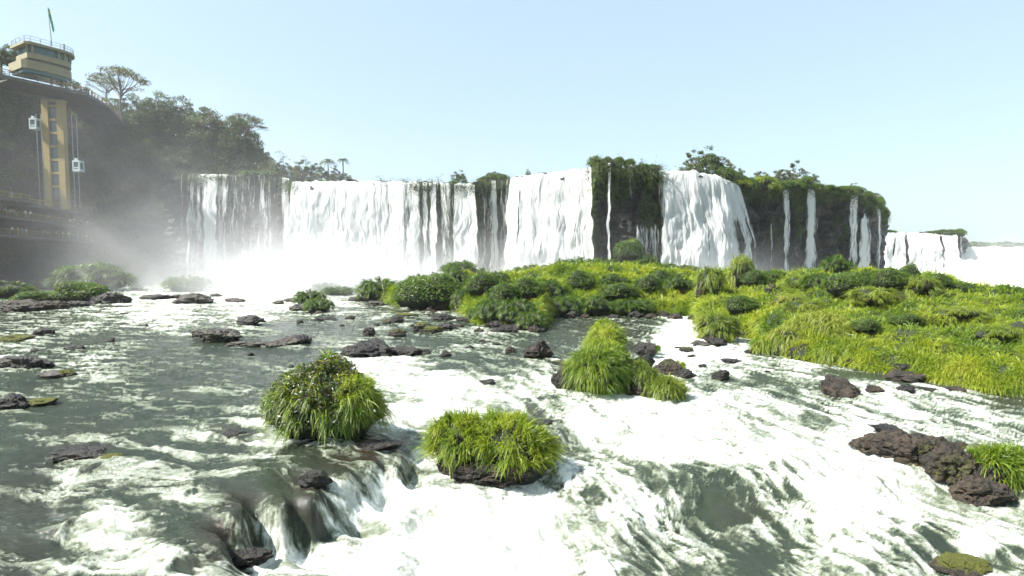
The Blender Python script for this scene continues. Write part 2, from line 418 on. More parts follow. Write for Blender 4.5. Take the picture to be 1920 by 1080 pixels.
def build_river():
    py = np.concatenate([np.arange(498, 540, 1.5), np.arange(540, 620, 1.2), np.arange(620, 1230, 1.75), np.arange(1230, 1700, 9)])
    D = -CZ * 0 + W(960, py, 0.0)[1]
    D = np.concatenate([D, [5.2, 4, 2, 0, -4, -12, -30]])
    px = np.concatenate([np.arange(-600, -60, 9), np.arange(-60, 1985, 1.9), np.arange(1985, 2600, 9)])
    nr, nc = len(D), len(px)
    a = (px - 960) / F
    sc = np.where(D > 6, D, 6 + (6 - D) * 1.5)
    Y = np.repeat(D[:, None], nc, 1)
    X = a[None, :] * sc[:, None]
    base = level(X, Y)
    apx, apy = proj(X, np.maximum(Y, 3), base)
    f = _foam(apx, apy)
    far = sstep(95, 125, Y)
    bed = np.zeros_like(X)
    for (a, b_, r_, v_) in [(420, 1000, 45, 1), (400, 1060, 45, 1), (450, 940, 40, .8), (590, 910, 45, 1), (600, 970, 30, 1), (560, 950, 30, .8), (700, 855, 60, 1), (640, 862, 40, .8), (150, 855, 60, .7), (1160, 630, 45, .9), (1190, 660, 35, .9), (1120, 610, 40, .6),
                            (1390, 965, 60, .3), (440, 815, 30, .7), (1000, 790, 50, .6), (1880, 740, 50, .5), (60, 930, 90, .35), (30, 1040, 60, .5), (1690, 825, 50, .8)]:
        bed = np.maximum(bed, v_ * np.exp(-((apx - a) ** 2 + ((apy - b_) * 1.5) ** 2) / r_ ** 2))
    f = np.maximum(f * (1 - far) + far * np.where(X < -60, .45, 1.0), 0)
    # flow aligned noise: three orientations blended over the river
    wr = sstep(560, 1150, apx)
    wn_ = sstep(640, 760, apy) * wr
    dirs = [((1, -.22), (1 - wr)), ((.5, -.86), wr * (1 - wn_) ), ((.30, -.95), wr * wn_)]
    warpx = fbm(X / 3.2, Y / 3.2, 3, 40); warpy = fbm(X / 3.2 + 9, Y / 3.2, 3, 44)
    streak = 0; wave = 0; tot = 0; cell = 0
    for k, ((dx, dy), w) in enumerate(dirs):
        l = math.hypot(dx, dy); dx /= l; dy /= l
        al = X * dx + Y * dy + warpx * .8; ac = -X * dy + Y * dx + warpy * .55
        streak = streak + w * fbm(al / 4.6, ac / .85, 6, 3 + k, .62)
        r1 = 1 - np.abs(fbm(al / 1.9, ac / 1.5, 3, 20 + k)) * 1.7
        wave = wave + w * (r1 * .62 + .42 * fbm(al / 1.3, ac / .6, 4, 30 + k, .5))
        cell = cell + w * (1 - np.abs(fbm(al / .95, ac / .7, 4, 60 + k, .6)) * 2.4)
        tot = tot + w
    streak /= tot; wave /= tot; cell /= tot
    big = fbm(X / 5.5, Y / 5.5, 3, 70)
    n = streak * .8 + cell * .38 + big * .35
    sel = (Y > 8) & (Y < 70)
    q = np.quantile(n[sel][::37], np.linspace(0, 1, 101))
    n = np.interp(n, q, np.linspace(0, 1, 101))         # uniform in 0..1
    thr = 1 - np.clip(f * 1.62 - .26, -.35, 1.5)
    fine = fbm(X / .55 + warpx, Y / .9 + warpy, 4, 75, .6)
    wx = X / 1.25 + warpx * .9; wy = Y / 1.0 + warpy * .9
    web = 1 - np.abs(fbm(wx, wy, 5, 76, .62)) * 1.6
    web2 = 1 - np.abs(fbm(wx * 2.3, wy * 2.6, 4, 78, .6)) * 1.6
    threads = (sstep(.80, .99, web) * .42 + sstep(.86, 1.0, web2) * .26) * sstep(.0, .12, f) * (.4 + .6 * sstep(-.4, .5, big)) * (.6 + .4 * wr)
    m = .5 + (n - thr) * .95 + threads + fine * .13 * np.clip(f * 2.2, .1, 1)
    m = np.clip(m, 0, 1)
    rough = np.clip(.10 + f * 1.0, 0, 1)
    fade = 1 / (1 + (np.maximum(Y, 0) / 60) ** 2)
    amp = .055 + .27 * rough ** 1.3 * (1 - .38 * rough)
    Z = base + (wave - .3) * amp * (.45 + .55 * fade) + big * .12 * rough
    Z = Z + m * .05
    cull = (Y > 60) & False
    V = np.stack([X, Y, Z], -1).reshape(-1, 3)
    me = nm_mesh('river', V, grid_quads(nr, nc)[:, ::-1], attrs={'foam': m.ravel(), 'bed': bed.ravel()}, mats=[M_WATER])
    link('river', me, kind='structure')
    return (X, Y, Z)
build_river()

# ------------------------------------------------------------------ rocks
import bmesh
def ico(n):
    bm = bmesh.new(); bmesh.ops.create_icosphere(bm, subdivisions=n, radius=1.0)
    v = np.array([q.co[:] for q in bm.verts]); f = np.array([[q.index for q in t.verts] for t in bm.faces])
    bm.free(); return v, f
ICO = {n: ico(n) for n in (2, 3, 4, 5, 6)}

def rock_mesh(name, sx, sy, sz, seed, sub=4, mat=None, ang=.55, moss=0.0, mossdir=(0, 0, 1), lumpy=.16, peak=None):
    rg = np.random.default_rng(seed)
    v, f = ICO[sub]
    k = 15
    nn = unit(rg.normal(size=(k, 3)) * np.array([1, 1, .9]))
    cc = rg.uniform(.62, 1.0, k)
    dd = v @ nn.T
    r = np.min(np.where(dd > .05, cc / np.maximum(dd, .05), 9), axis=1)
    r = np.minimum(r, 1.25)
    r = ang * r + (1 - ang) * 1.0
    q = v * r[:, None]
    q = q * (1 + lumpy * fbm3(v * 1.8 + seed * 3.7, 4, seed % 40)[:, None])
    q = q + v * (.075 * fbm3(v * 6 + seed, 4, seed % 31)[:, None])
    if peak:                                            # pull the top towards a ridge
        up = np.clip(q[:, 2], 0, None)
        q[:, 0] = q[:, 0] * (1 - peak * np.clip(up, 0, 1)) 
    q = q * (1 - .13 * np.abs(fbm3(v * 3.1 + seed * 1.7, 4, seed % 23))[:, None])
    q = q * np.array([sx, sy, sz])
    ms = np.full(len(q), moss) * np.clip(.35 + .9 * (unit(v) @ np.array(unit(np.array(mossdir, float)))), 0, 1)
    me = nm_mesh(name, q, tris=f, attrs={'moss': ms}, smooth=False, mats=[mat or M_ROCK])
    return me

def place_rock(px, py, w, h, label, mat=None, seed=None, group=None, moss=0.0, mossdir=(0, 0, 1), rot=0.0, tilt=0.0, ang=.6, peak=None, deep=1.0, cat='rock', lumpy=.16):
    """px,py = middle of the visible waterline; w,h = visible size in photo pixels"""
    x, y, z = WL(px, py)
    s = y / F
    sx = w * s * .47
    sy = max(sx * .75 * deep, .12)
    e_ = max(0.0, (py - HZ) / F)
    hz = max(.62 * h, h - 1.3 * e_ * sy / s) * s
    sz = hz * .72
    seed = seed if seed is not None else int(px * 7 + py * 3)
    me = rock_mesh('rock', sx, sy, sz, seed, 5 if w * 1 > 90 else 4, mat, ang, moss, mossdir, lumpy, peak)
    o = link('rock', me, None, label, cat, group, None, (x, y + sy * .8, z + hz - sz * .98))
    o.rotation_euler = (0, tilt, rot)
    return o

R = place_rock
YM = (0, -.6, .5)
G1 = None
R(458, 611, 56, 19, 'dark angular boulder just behind the pebbly rock bar', M_ROCK, 5, ang=.9)
R(398, 642, 92, 30, 'glossy grey boulder at the left end of the pebbly rock bar', M_ROCKG, 11, moss=.45, mossdir=(0, -1, -.2))
R(372, 634, 44, 18, 'pale smooth rock at the tip of the pebbly bar', M_ROCKG, 12)
R(425, 632, 36, 18, 'dark rock leaning on the glossy grey boulder', M_ROCK, 31)
for k, (a, b_, w, h) in enumerate([(470, 650, 60, 13), (505, 651, 55, 14), (440, 650, 46, 11), (532, 648, 50, 17)]):
    R(a, b_, w, h, ['low pebbly grey rock in the middle of the rock bar', 'low pale rock with moss at its foot on the rock bar', 'small mossy footed rock under the glossy grey boulder', 'pale hump beside the dark end rock of the bar'][k], M_ROCKG, 40 + k, moss=.4, mossdir=(0, -1, -.3), lumpy=.3)
R(562, 646, 40, 20, 'dark rounded rock ending the pebbly bar on the river side', M_ROCK, 33)
R(488, 606, 18, 7, 'tiny dark stone beside the angular boulder', M_ROCK, 51)
R(606, 601, 50, 9, 'flat black rock slab awash below the cut round bush', M_ROCK, 52)
R(597, 588, 16, 6, 'tiny grey stone at the foot of the round bush', M_ROCKG, 53)
R(520, 571, 24, 10, 'small grey rock in the foam left of the misty bushes', M_ROCKG, 54)
R(545, 566, 36, 8, 'flat grey rock at the foot of the misty bushes', M_ROCK, 55)
R(562, 583, 46, 16, 'pale streaked rock under the misty bushes', M_ROCKG, 56)
R(672, 566, 60, 12, 'dark flat rock left of the round bush in the stream', M_ROCK, 57)
R(700, 574, 36, 10, 'grey rock in front of the round bush in the stream', M_ROCKG, 58)
R(726, 573, 14, 5, 'tiny stone beside the round bush in the stream', M_ROCK, 59)
R(352, 571, 88, 24, 'brown humped rock beside the small grassy islet', M_ROCKG, 60, moss=.3, mossdir=(-1, -.4, 0))
R(285, 562, 62, 11, 'low grey rock left of the brown humped rock', M_ROCK, 61)
R(330, 560, 26, 9, 'small dark rock against the brown humped rock', M_ROCK, 62)
R(400, 556, 30, 7, 'low brown rock in the white water', M_ROCKG, 63)
R(433, 567, 40, 9, 'low rounded rock nearest the mist', M_ROCKG, 64)
R(203, 570, 62, 27, 'dark pointed rock beside the left grassy bank', M_ROCK, 65, ang=.9)
R(180, 568, 50, 15, 'dark rock at the foot of the left grassy bank', M_ROCK, 66)
R(205, 577, 60, 5, 'thin black rock awash by the left bank', M_ROCK, 67)
R(30, 584, 100, 26, 'long brown rock under the left grassy bank', M_ROCKB, 68)
R(85, 582, 64, 22, 'brown bank rock with reddish top', M_ROCKB, 69)
R(135, 575, 46, 14, 'black rock in the gap of the left bank', M_ROCK, 70)
R(72, 628, 44, 14, 'dark rock behind the mossy slab at the left edge', M_ROCK, 71)
R(15, 640, 66, 16, 'mossy rock slab touching the left edge of the river', M_ROCKG, 72, moss=.8, mossdir=YM)
R(132, 656, 42, 11, 'small wet rock alone in open water', M_ROCK, 73)
R(8, 690, 62, 28, 'streaked grey boulder at the left edge', M_ROCKG, 74)
R(38, 693, 56, 30, 'black cleft boulder next to the streaked grey one', M_ROCK, 75, ang=.8)
R(75, 690, 40, 17, 'low dark rock behind the pale mossy slab', M_ROCK, 76)
R(88, 709, 70, 18, 'pale flat rock half covered by moss', M_ROCKG, 77, moss=.35, mossdir=(1, 0, .3))
R(118, 707, 34, 18, 'yellow mossy hump at the end of the pale flat rock', M_ROCKB, 78, moss=.95)
R(12, 767, 56, 32, 'black rock at the left edge with mossy flank', M_ROCK, 79, moss=.35, mossdir=YM)
R(62, 762, 66, 18, 'yellow moss covered rock tail in the left foreground water', M_ROCKB, 80, moss=.95)
R(125, 864, 120, 18, 'dark rock ledge barely breaking the water at left', M_ROCK, 81, moss=.2, lumpy=.3)
R(192, 864, 60, 9, 'ochre mossy ledge awash beside the dark ledge', M_ROCKB, 82, moss=.9)
R(727, 606, 32, 10, 'dark rock with mossy rim in mid river', M_ROCK, 83, moss=.5, mossdir=YM)
R(742, 606, 32, 15, 'little dark stone with green skirt in mid river', M_ROCK, 84, moss=.3)
R(757, 592, 46, 6, 'thin strip of green moss on the water', M_ROCKB, 85, moss=1)
R(690, 630, 30, 19, 'dark rounded rock above the long craggy rock', M_ROCK, 86, moss=.25)
R(742, 632, 44, 16, 'brown mossy rock right of the rounded one', M_ROCKB, 87, moss=.5)
R(828, 601, 54, 15, 'black slab behind the mossy rock cluster', M_ROCK, 88)
R(790, 622, 44, 22, 'mossy rock at the left of the cluster in mid river', M_ROCK, 89, moss=.6)
R(812, 625, 40, 16, 'bright green mossy knob of the cluster', M_ROCKB, 90, moss=.95)
R(838, 618, 36, 17, 'dark blocky rock at the right of the mossy cluster', M_ROCK, 91, moss=.2)
R(872, 604, 44, 13, 'brown rock at the foot of the island bushes', M_ROCKB, 92)
R(898, 624, 26, 9, 'small reddish rock in the side stream', M_ROCKB, 93)
R(945, 625, 56, 14, 'dark rocks below the hanging bush of the island', M_ROCK, 94)
R(1010, 622, 34, 12, 'dark rock under the grassy point of the island', M_ROCK, 95)
R(690, 672, 104, 38, 'large dark craggy rock in the middle of the river', M_ROCK, 96, ang=.85, lumpy=.24)
R(757, 670, 66, 22, 'dark craggy rock adjoining the large one', M_ROCK, 97, ang=.8)
R(794, 667, 32, 16, 'rounded dark rock at the end of the craggy row', M_ROCK, 98)
R(836, 669, 24, 12, 'small black rock standing alone below the craggy row', M_ROCK, 99)
R(957, 663, 24, 14, 'small brown rock left of the pyramid boulder', M_ROCKB, 100)
R(1015, 673, 62, 40, 'brown pyramid shaped boulder in the river', M_ROCKB, 103, ang=.85, peak=.45)
R(1053, 686, 52, 13, 'flat mossy slab left of the big grass mound', M_ROCK, 104, moss=.5)
R(1063, 733, 56, 50, 'dark rough rock holding the left side of the grass mound', M_ROCK, 105, ang=.8)
R(1215, 672, 44, 32, 'dark leaning rock behind the right grass mound', M_ROCK, 106, ang=.8, moss=.3)
R(1205, 702, 60, 36, 'black rock between the grass mounds', M_ROCK, 107, ang=.8)
R(1262, 706, 66, 36, 'brown rock with mossy top beside the cascade', M_ROCKB, 108, moss=.45)
R(1285, 710, 44, 22, 'black wedge rock right of the brown mossy one', M_ROCK, 109)
R(1291, 663, 34, 16, 'mossy rock in the foam of the cascade', M_ROCK, 110, moss=.55)
R(1298, 672, 18, 8, 'small dark stone under the mossy foam rock', M_ROCK, 111)
R(1318, 651, 44, 12, 'smooth grey rock half under the cascade', M_ROCKG, 112)
R(1355, 714, 40, 22, 'rounded black boulder alone in the white rapids', M_ROCK, 113)
R(1375, 682, 44, 11, 'flat dark rock split in two in the rapids', M_ROCK, 114)
R(1347, 651, 50, 20, 'dark rock beneath the yellow grass hummock', M_ROCK, 115)
R(1395, 634, 40, 14, 'dark rock in the side stream behind the hummock', M_ROCK, 116)
R(1440, 612, 26, 20, 'brown boulder standing in the grass by the side stream', M_ROCKB, 117)
R(1440, 623, 34, 11, 'flat brown rock at the head of the side stream', M_ROCKB, 118)
R(1412, 663, 34, 9, 'thin dark rock at the tip of the green hummock', M_ROCK, 119)
R(1458, 668, 46, 14, 'brown rock at the water edge of the overhanging mound', M_ROCKB, 120)
R(1512, 660, 40, 30, 'round brown boulder under the overhanging grass', M_ROCKB, 121)
R(1533, 682, 38, 16, 'brown boulder at the foot of the overhanging mound', M_ROCKB, 122)
R(1590, 745, 84, 44, 'slanting brown slab sliding into the rapids', M_ROCKB, 123, ang=.9, tilt=.35, rot=-.5)
R(1645, 738, 40, 17, 'tan rounded rock right of the slanting slab', M_ROCKB, 124)
R(1708, 738, 42, 18, 'dark speckled rock in the right rapids', M_ROCK, 125)
R(1748, 736, 60, 8, 'thin rock tail trailing from the speckled rock', M_ROCK, 126)
R(1800, 735, 50, 10, 'low brown rock awash near the grassy bank', M_ROCKB, 127)
R(1660, 698, 44, 16, 'brown ledge rock under the bank grass', M_ROCKB, 128)
R(1715, 718, 84, 26, 'long brown ledge along the bank', M_ROCKB, 129, lumpy=.25)
R(1762, 710, 70, 26, 'stacked brown ledge behind the long one', M_ROCKB, 130, lumpy=.25)
R(1820, 722, 60, 16, 'brown shelf below the bright bank grass', M_ROCKB, 131)
R(1885, 735, 80, 16, 'brown shelf at the right edge of the bank', M_ROCKB, 132)
R(1700, 688, 40, 22, 'dark boulder in the hollow of the bank', M_ROCKB, 133)
R(1690, 824, 96, 22, 'black speckled rock streaming with foam', M_ROCK, 134, rot=-.6, tilt=.25, lumpy=.3)
R(915, 722, 40, 12, 'dark rock just under the foam in mid river', M_ROCK, 135, lumpy=.3)
R(1840, 1085, 130, 36, 'mossy brown rock at the bottom right corner', M_ROCKB, 136, moss=.75)
R(1010, 800, 70, 12, 'submerged dark rock behind the wide grass tussock', M_ROCK, 137, lumpy=.2)
R(445, 1030, 110, 40, 'large dark wet rock at the lip of the left drop', M_ROCK, 138, lumpy=.22, deep=.9)
R(585, 985, 66, 40, 'dark wet rock spur dividing the little fall', M_ROCK, 139, lumpy=.2, deep=.9)
R(705, 885, 90, 18, 'dark ledge rock under the thin veil of water', M_ROCK, 140, lumpy=.24)
R(430, 820, 50, 14, 'dark rock in the eddy left of the leafy tussock', M_ROCK, 141)

# big rock on the right: three joined masses are one rock
def big_rock():
    parts = [(1665, 852, 84, 34), (1710, 868, 110, 58), (1762, 884, 112, 66), (1808, 912, 96, 84), (1852, 948, 92, 50)]
    o = None
    Vs, Fs, Ms, off = [], [], [], 0
    for k, (a, b_, w, h) in enumerate(parts):
        x, y, z = WL(a, b_)
        s = y / F
        me = rock_mesh('tmp', w * s * .56, w * s * .5, h * s * .62, 200 + k, 5, M_ROCKB, .75, .45 if k in (2, 3) else .1, (-.3, -1, .1), .22)
        n = len(me.vertices)
        co = np.zeros(n * 3, np.float32); me.vertices.foreach_get('co', co)
        v = co.reshape(-1, 3) + np.array([x, y + w * s * .3, z + h * s * .32])
        mm = np.zeros(n, np.float32); me.attributes['moss'].data.foreach_get('value', mm)
        Vs.append(v); Fs.append(ICO[5][1] + off); Ms.append(mm); off += n
        bpy.data.meshes.remove(me)
    me = nm_mesh('rock', np.concatenate(Vs), tris=np.concatenate(Fs), attrs={'moss': np.concatenate(Ms)}, mats=[M_ROCKB], smooth=False)
    link('rock', me, None, 'big brown outcrop with mossy flank in the right foreground rapids', 'rock')
big_rock()

# ------------------------------------------------------------------ blades and leaves
def blades(root, d, L, w, droop, segs=4, seed=0, flat=.3):
    """grass blades; root,d (n,3); L,w,droop (n)"""
    rg = np.random.default_rng(seed)
    n = len(root)
    side = unit(np.cross(d, np.array([0, 0, 1.0]) + rg.normal(size=(n, 3)) * flat))
    ang = rg.uniform(-.9, .9, n)[:, None]
    other = unit(np.cross(side, d))
    side = side * np.cos(ang) + other * np.sin(ang)
    Vs = []
    for k in range(segs):
        t = k / segs
        c = root + d * (L * t)[:, None]
        c = c - np.array([0, 0, 1.0]) * (droop * L * t * t)[:, None]
        hw = (w * .5 * (1 - t ** 2.2 * .75) * (.55 if k == 0 else 1))[:, None]
        Vs += [c - side * hw, c + side * hw]
    tip = root + d * (L * .98)[:, None] - np.array([0, 0, 1.0]) * (droop * L)[:, None]
    Vs.append(tip)
    m = 2 * segs + 1
    V = np.stack(Vs, 1).reshape(-1, 3)
    b = (np.arange(n) * m)[:, None]
    q = np.concatenate([np.stack([b[:, 0] + 2 * k, b[:, 0] + 2 * k + 1, b[:, 0] + 2 * k + 3, b[:, 0] + 2 * k + 2], 1) for k in range(segs - 1)])
    t = np.stack([b[:, 0] + 2 * segs - 2, b[:, 0] + 2 * segs - 1, b[:, 0] + 2 * segs], 1)
    return V, q, t, m

def leaves(c, nrm, size, seed=0, asp=.5, jit=.7):
    """leaf shaped quads folded along a midrib (rhombus)"""
    rg = np.random.default_rng(seed)
    n = len(c)
    nn = unit(nrm + rg.normal(size=(n, 3)) * jit)
    a = unit(np.cross(nn, rg.normal(size=(n, 3))))
    b = np.cross(nn, a)
    s = (size * rg.uniform(.6, 1.3, n))[:, None]
    V = np.stack([c - a * s * .5, c + b * s * asp * .5 + nn * s * .08, c + a * s * .5 - nn * s * .1, c - b * s * asp * .5 + nn * s * .08], 1).reshape(-1, 3)
    i = (np.arange(n) * 4)[:, None]
    return V, np.concatenate([i, i + 1, i + 2, i + 3], 1)

def lump_samples(lumps, n, rg, lo=-.25):
    """points and normals on the union of ellipsoids (cx,cy,cz,rx,ry,rz)"""
    L = np.array(lumps, float)
    area = L[:, 3] * L[:, 5] + L[:, 3] * L[:, 4]
    idx = rg.choice(len(L), size=n, p=area / area.sum())
    d = unit(rg.normal(size=(n, 3)))
    d[:, 2] = np.where(d[:, 2] < lo, -d[:, 2], d[:, 2])
    R_ = L[idx, 3:6]
    bump = 1 + .13 * fbm3(d * 2.3 + idx[:, None] * 3.1, 3, 8)
    p = L[idx, :3] + d * R_ * bump[:, None]
    nr = unit(d / R_)
    keep = np.ones(n, bool)
    for k in range(len(L)):
        q = (p - L[k, :3]) / (L[k, 3:6] * .93)
        keep &= ~((np.sum(q * q, 1) < 1) & (idx != k))
    return p[keep], nr[keep], idx[keep]

def core_mesh(name, lumps, mat, seed, sub=3, shrink=.87, moss=0.0):
    Vs, Fs, off = [], [], 0
    v, f = ICO[sub]
    for k, l in enumerate(lumps):
        bump = 1 + .13 * fbm3(v * 2.3 + k * 3.1, 3, 8)
        Vs.append(np.array(l[:3]) + v * bump[:, None] * np.array(l[3:6]) * shrink)
        Fs.append(f + off); off += len(v)
    V = np.concatenate(Vs)
    return nm_mesh(name, V, tris=np.concatenate(Fs), attrs={'moss': np.full(len(V), moss)}, mats=[mat])

def grass_on(lumps, n, L, w, seed, mat, droop=.75, up=.55, lo=-.2, spread=.48, segs=4, var0=0.0, name='grass'):
    rg = np.random.default_rng(seed)
    per = 30
    c, nc_, _ = lump_samples(lumps, max(30, int(n * 1.5) // per), rg, lo)
    m0 = len(c)
    tl = rg.uniform(.5, 1.45, m0) * (1 + .3 * vn3(c * 1.3, 5))
    tdir = unit(nc_ + np.array([0, 0, up]) + rg.normal(size=(m0, 3)) * .38)
    p = np.repeat(c, per, 0) + rg.normal(size=(m0 * per, 3)) * L * .13
    m = len(p)
    off = unit(rg.normal(size=(m, 3)))
    d = unit(np.repeat(tdir, per, 0) + off * spread * rg.uniform(.1, 1.5, m)[:, None])
    LL = L * rg.uniform(.5, 1.2, m) * np.repeat(tl, per)
    tv = np.repeat(rg.normal(size=m0), per)
    ww = w * rg.uniform(.6, 1.3, m)
    dr = droop * rg.uniform(.35, 1.35, m)
    V, q, t, k = blades(p, d, LL, ww, dr, segs, seed)
    var = np.clip(rg.beta(2, 2.8, m) * .85 + .16 * vn3(p * 1.5, 9) + .13 * tv + var0 + (rg.random(m) < .05) * .5, 0, 1)
    return nm_mesh(name, V, q, t, {'var': np.repeat(var, k)}, mats=[mat])

SOILM = M_SOIL
def lumps_px(lst, depth=None):
    """lumps in photo pixels: (cx, base y, width, height, depth offset) -> world ellipsoids, relative to the first lump's base"""
    out = []
    for k, l in enumerate(lst):
        cx, by, w, h = l[:4]
        dy = l[4] if len(l) > 4 else 0.0
        if k == 0:
            x0, y0, z0 = WL(cx, by)
            s0 = y0 / F
        s = (y0 + dy) / F
        rx = w * s * .5; rz = h * s * .62; ry = rx * (l[5] if len(l) > 5 else .85)
        D = y0 + dy + ry * .6
        p = at(cx, by - h, D)                    # top of the lump
        out.append((p[0], D, p[2] - rz, rx, ry, rz))
    base = np.array([x0, y0, z0])
    rel = [(a - base[0], b_ - base[1], c - base[2], d, e, f) for a, b_, c, d, e, f in out]
    return base, rel

def tussock(label, lst, n, L, w, seed, mat=None, rocks=(), dark=None, **kw):
    base, lp = lumps_px(lst)
    t = thing('grass_tussock', label, 'grass clump', base)
    link('mound', core_mesh('mound', lp, SOILM, seed), t)
    link('grass', grass_on(lp, n, L, w, seed, mat or M_GRASS, **kw), t)
    if dark:
        rg = np.random.default_rng(seed + 5)
        dl = [lp[i] for i in dark['lumps']]
        p, nr, _ = lump_samples(dl, dark['n'], rg, -.1)
        k = (p @ np.array(dark['dir'])) > dark['off']
        k &= vn3(p * 1.1, 77) > -.35
        p = p[k] + nr[k] * rg.uniform(.0, .42, k.sum())[:, None]
        V, q = leaves(p, nr[k] + [0, 0, .4], np.full(len(p), dark['size']), seed, .55, .6)
        link('leaves', nm_mesh('leaves', V, q, attrs={'var': np.repeat(rg.random(len(p)), 4)}, mats=[M_DARKLEAF], smooth=False), t)
    for (cx, by, ww, hh, sd_) in rocks:
        x, y, z = WL(cx, by)
        s = y / F
        me = rock_mesh('rock', ww * s * .52, ww * s * .4, hh * s * .7, sd_, 5, M_ROCKB, .5, .15)
        link('rock', me, t, loc=(x - base[0], y - base[1] + ww * s * .36, z - base[2] + hh * s * .3))
    return t

tussock('round grass tussock topped with dark leafy plants in the left foreground', [(605, 822, 175, 128), (560, 815, 110, 95), (655, 812, 105, 105), (620, 800, 100, 122, .8)],
        13000, .66, .031, 301, rocks=[(600, 822, 190, 36, 5), (515, 800, 50, 50, 6)], droop=.95, up=.35,
        dark={'lumps': [0, 1, 3], 'n': 9000, 'dir': (-.75, -.25, .6), 'off': .15, 'size': .17})
tussock('wide yellow green grass tussock on a dark boulder in the centre foreground', [(865, 888, 115, 100), (960, 905, 150, 115, -.3), (915, 880, 100, 96, .5), (1000, 895, 75, 85), (850, 880, 80, 90, .3)],
        14000, .58, .028, 302, rocks=[(905, 918, 175, 44, 7), (850, 895, 70, 40, 8)], droop=.7, up=.75, var0=.06, lo=.02)
tussock('tall two stepped green grass mound in the river centre', [(1118, 742, 84, 84), (1095, 728, 52, 66, .5), (1150, 725, 60, 70, .8), (1134, 700, 64, 60, 2.0), (1135, 668, 60, 50, 3.6), (1138, 640, 40, 36, 5.0)],
        15000, .62, .034, 303, rocks=[(1125, 745, 110, 30, 9), (1175, 738, 60, 40, 10)], droop=1.0, up=.3, var0=.02)
tussock('low pale grass mound to the right of the tall one', [(1245, 750, 62, 40), (1212, 742, 50, 48, .6), (1196, 712, 36, 34, 1.2)],
        8000, .5, .032, 304, mat=M_GRASSY, rocks=[(1215, 748, 90, 22, 12)], droop=1.0, up=.35)
tussock('bright green grass tuft growing on the big right outcrop', [(1868, 915, 85, 66), (1900, 918, 80, 64, .1)],
        6500, .55, .036, 305, rocks=[(1885, 930, 90, 50, 13)], droop=.8, up=.5, var0=.06)
tussock('yellowish grass hummock at the mouth of the side stream', [(1345, 640, 66, 50), (1325, 622, 42, 32, 1), (1368, 634, 34, 28, .4)],
        5500, .55, .045, 306, mat=M_GRASSY, rocks=[(1350, 645, 60, 18, 14)], droop=1.1, up=.3)
tussock('small bright green hummock left of the overhanging mound', [(1436, 664, 42, 32)], 2600, .5, .045, 307, droop=1.1, up=.3, var0=.05)
tussock('pale tan grass hummock against the overhanging mound', [(1480, 668, 62, 54), (1462, 664, 36, 34, .3)], 3500, .6, .045, 308, mat=M_GRASSY, droop=1.2, up=.2, var0=.12)
tussock('large grass mound overhanging a dark hollow by the bank', [(1545, 668, 130, 78), (1600, 668, 90, 60, 0), (1500, 640, 60, 40, 1.0)],
        11000, .75, .045, 309, mat=M_GRASSY, droop=1.2, up=.15, lo=.05, rocks=[(1545, 676, 110, 24, 15)])
tussock('small bright tuft at the foot of the overhanging mound', [(1556, 682, 52, 32)], 2600, .5, .045, 310, droop=1.1, up=.3, var0=.08)
tussock('dark grass hummock beside the small bright tuft', [(1610, 684, 60, 44), (1655, 690, 50, 36, .2)], 4200, .6, .045, 311, droop=1.1, up=.25)
tussock('little tuft on the leaning rock behind the pale mound', [(1226, 664, 18, 16)], 500, .4, .03, 312, droop=.9)
tussock('little tuft on the brown mossy rock by the cascade', [(1268, 694, 28, 14)], 700, .35, .03, 313, droop=.9, var0=.1)

# ------------------------------------------------------------------ island and its bushes
FE = np.array([(700, 560), (740, 573), (800, 580), (860, 581), (880, 600), (900, 607), (960, 613), (1015, 618), (1030, 592), (1100, 590), (1200, 592), (1300, 594), (1320, 610), (1380, 622),
               (1420, 628), (1440, 640), (1500, 664), (1560, 668), (1640, 684), (1700, 690), (1760, 700), (1820, 712), (1900, 722), (2000, 735), (2300, 760), (2700, 780)], float)
SKYL = np.array([(700, 548), (760, 540), (850, 528), (950, 518), (1050, 505), (1100, 498), (1200, 503), (1300, 515), (1400, 516), (1500, 516), (1570, 510), (1650, 516), (1740, 524), (1800, 536), (1850, 545), (1920, 548), (2100, 552), (2700, 560)], float)
BD = np.array([(700, 84), (800, 88), (1000, 92), (1400, 92), (1600, 86), (1800, 72), (1920, 60), (2700, 50)], float)

def isl(px, D):
    """island height at column px, depth D"""
    yf = np.interp(px, FE[:, 0], FE[:, 1]); Df = CZ * F / (yf - HZ) 
    Db = np.interp(px, BD[:, 0], BD[:, 1])
    Dk = Df + (Db - Df) * .72
    zk = CZ - (np.interp(px, SKYL[:, 0], SKYL[:, 1]) - HZ) * Dk / F
    u = (D - Df) / (Dk - Df)
    X = (px - 960) / F * D
    prof = np.where(u < 1, np.clip(u, 0, 1) ** .8, 1 - sstep(1.1, 1.45, u) * 1.3)
    z = -.75 + .95 * sstep(-.03, .04, u) + (zk - .25) * prof
    bump = np.abs(fbm(X / 5.0, D / 5.0, 3, 81)) * 1.0 + .45 * fbm(X / 1.9, D / 1.9, 3, 85)
    z = z + bump * sstep(0, .12, u) * 1.15 * np.where(u > 1, .5, 1)
    return z

def build_island():
    px = np.arange(700, 2500, 2.4)
    us = np.concatenate([np.linspace(-.05, .1, 22), np.linspace(.105, 1.0, 190), np.linspace(1.02, 1.5, 30)])
    yf = np.interp(px, FE[:, 0], FE[:, 1]); Df = CZ * F / (yf - HZ)
    Db = np.interp(px, BD[:, 0], BD[:, 1]); Dk = Df + (Db - Df) * .72
    Y = Df[None, :] + us[:, None] * (Dk - Df)[None, :]
    P = np.repeat(px[None, :], len(us), 0)
    Z = isl(P, Y)
    X = (P - 960) / F * Y
    V = np.stack([X, Y, Z], -1).reshape(-1, 3)
    me = nm_mesh('island_ground', V, grid_quads(len(us), len(px)), mats=[M_SOIL])
    link('island_ground', me, kind='structure')
build_island()

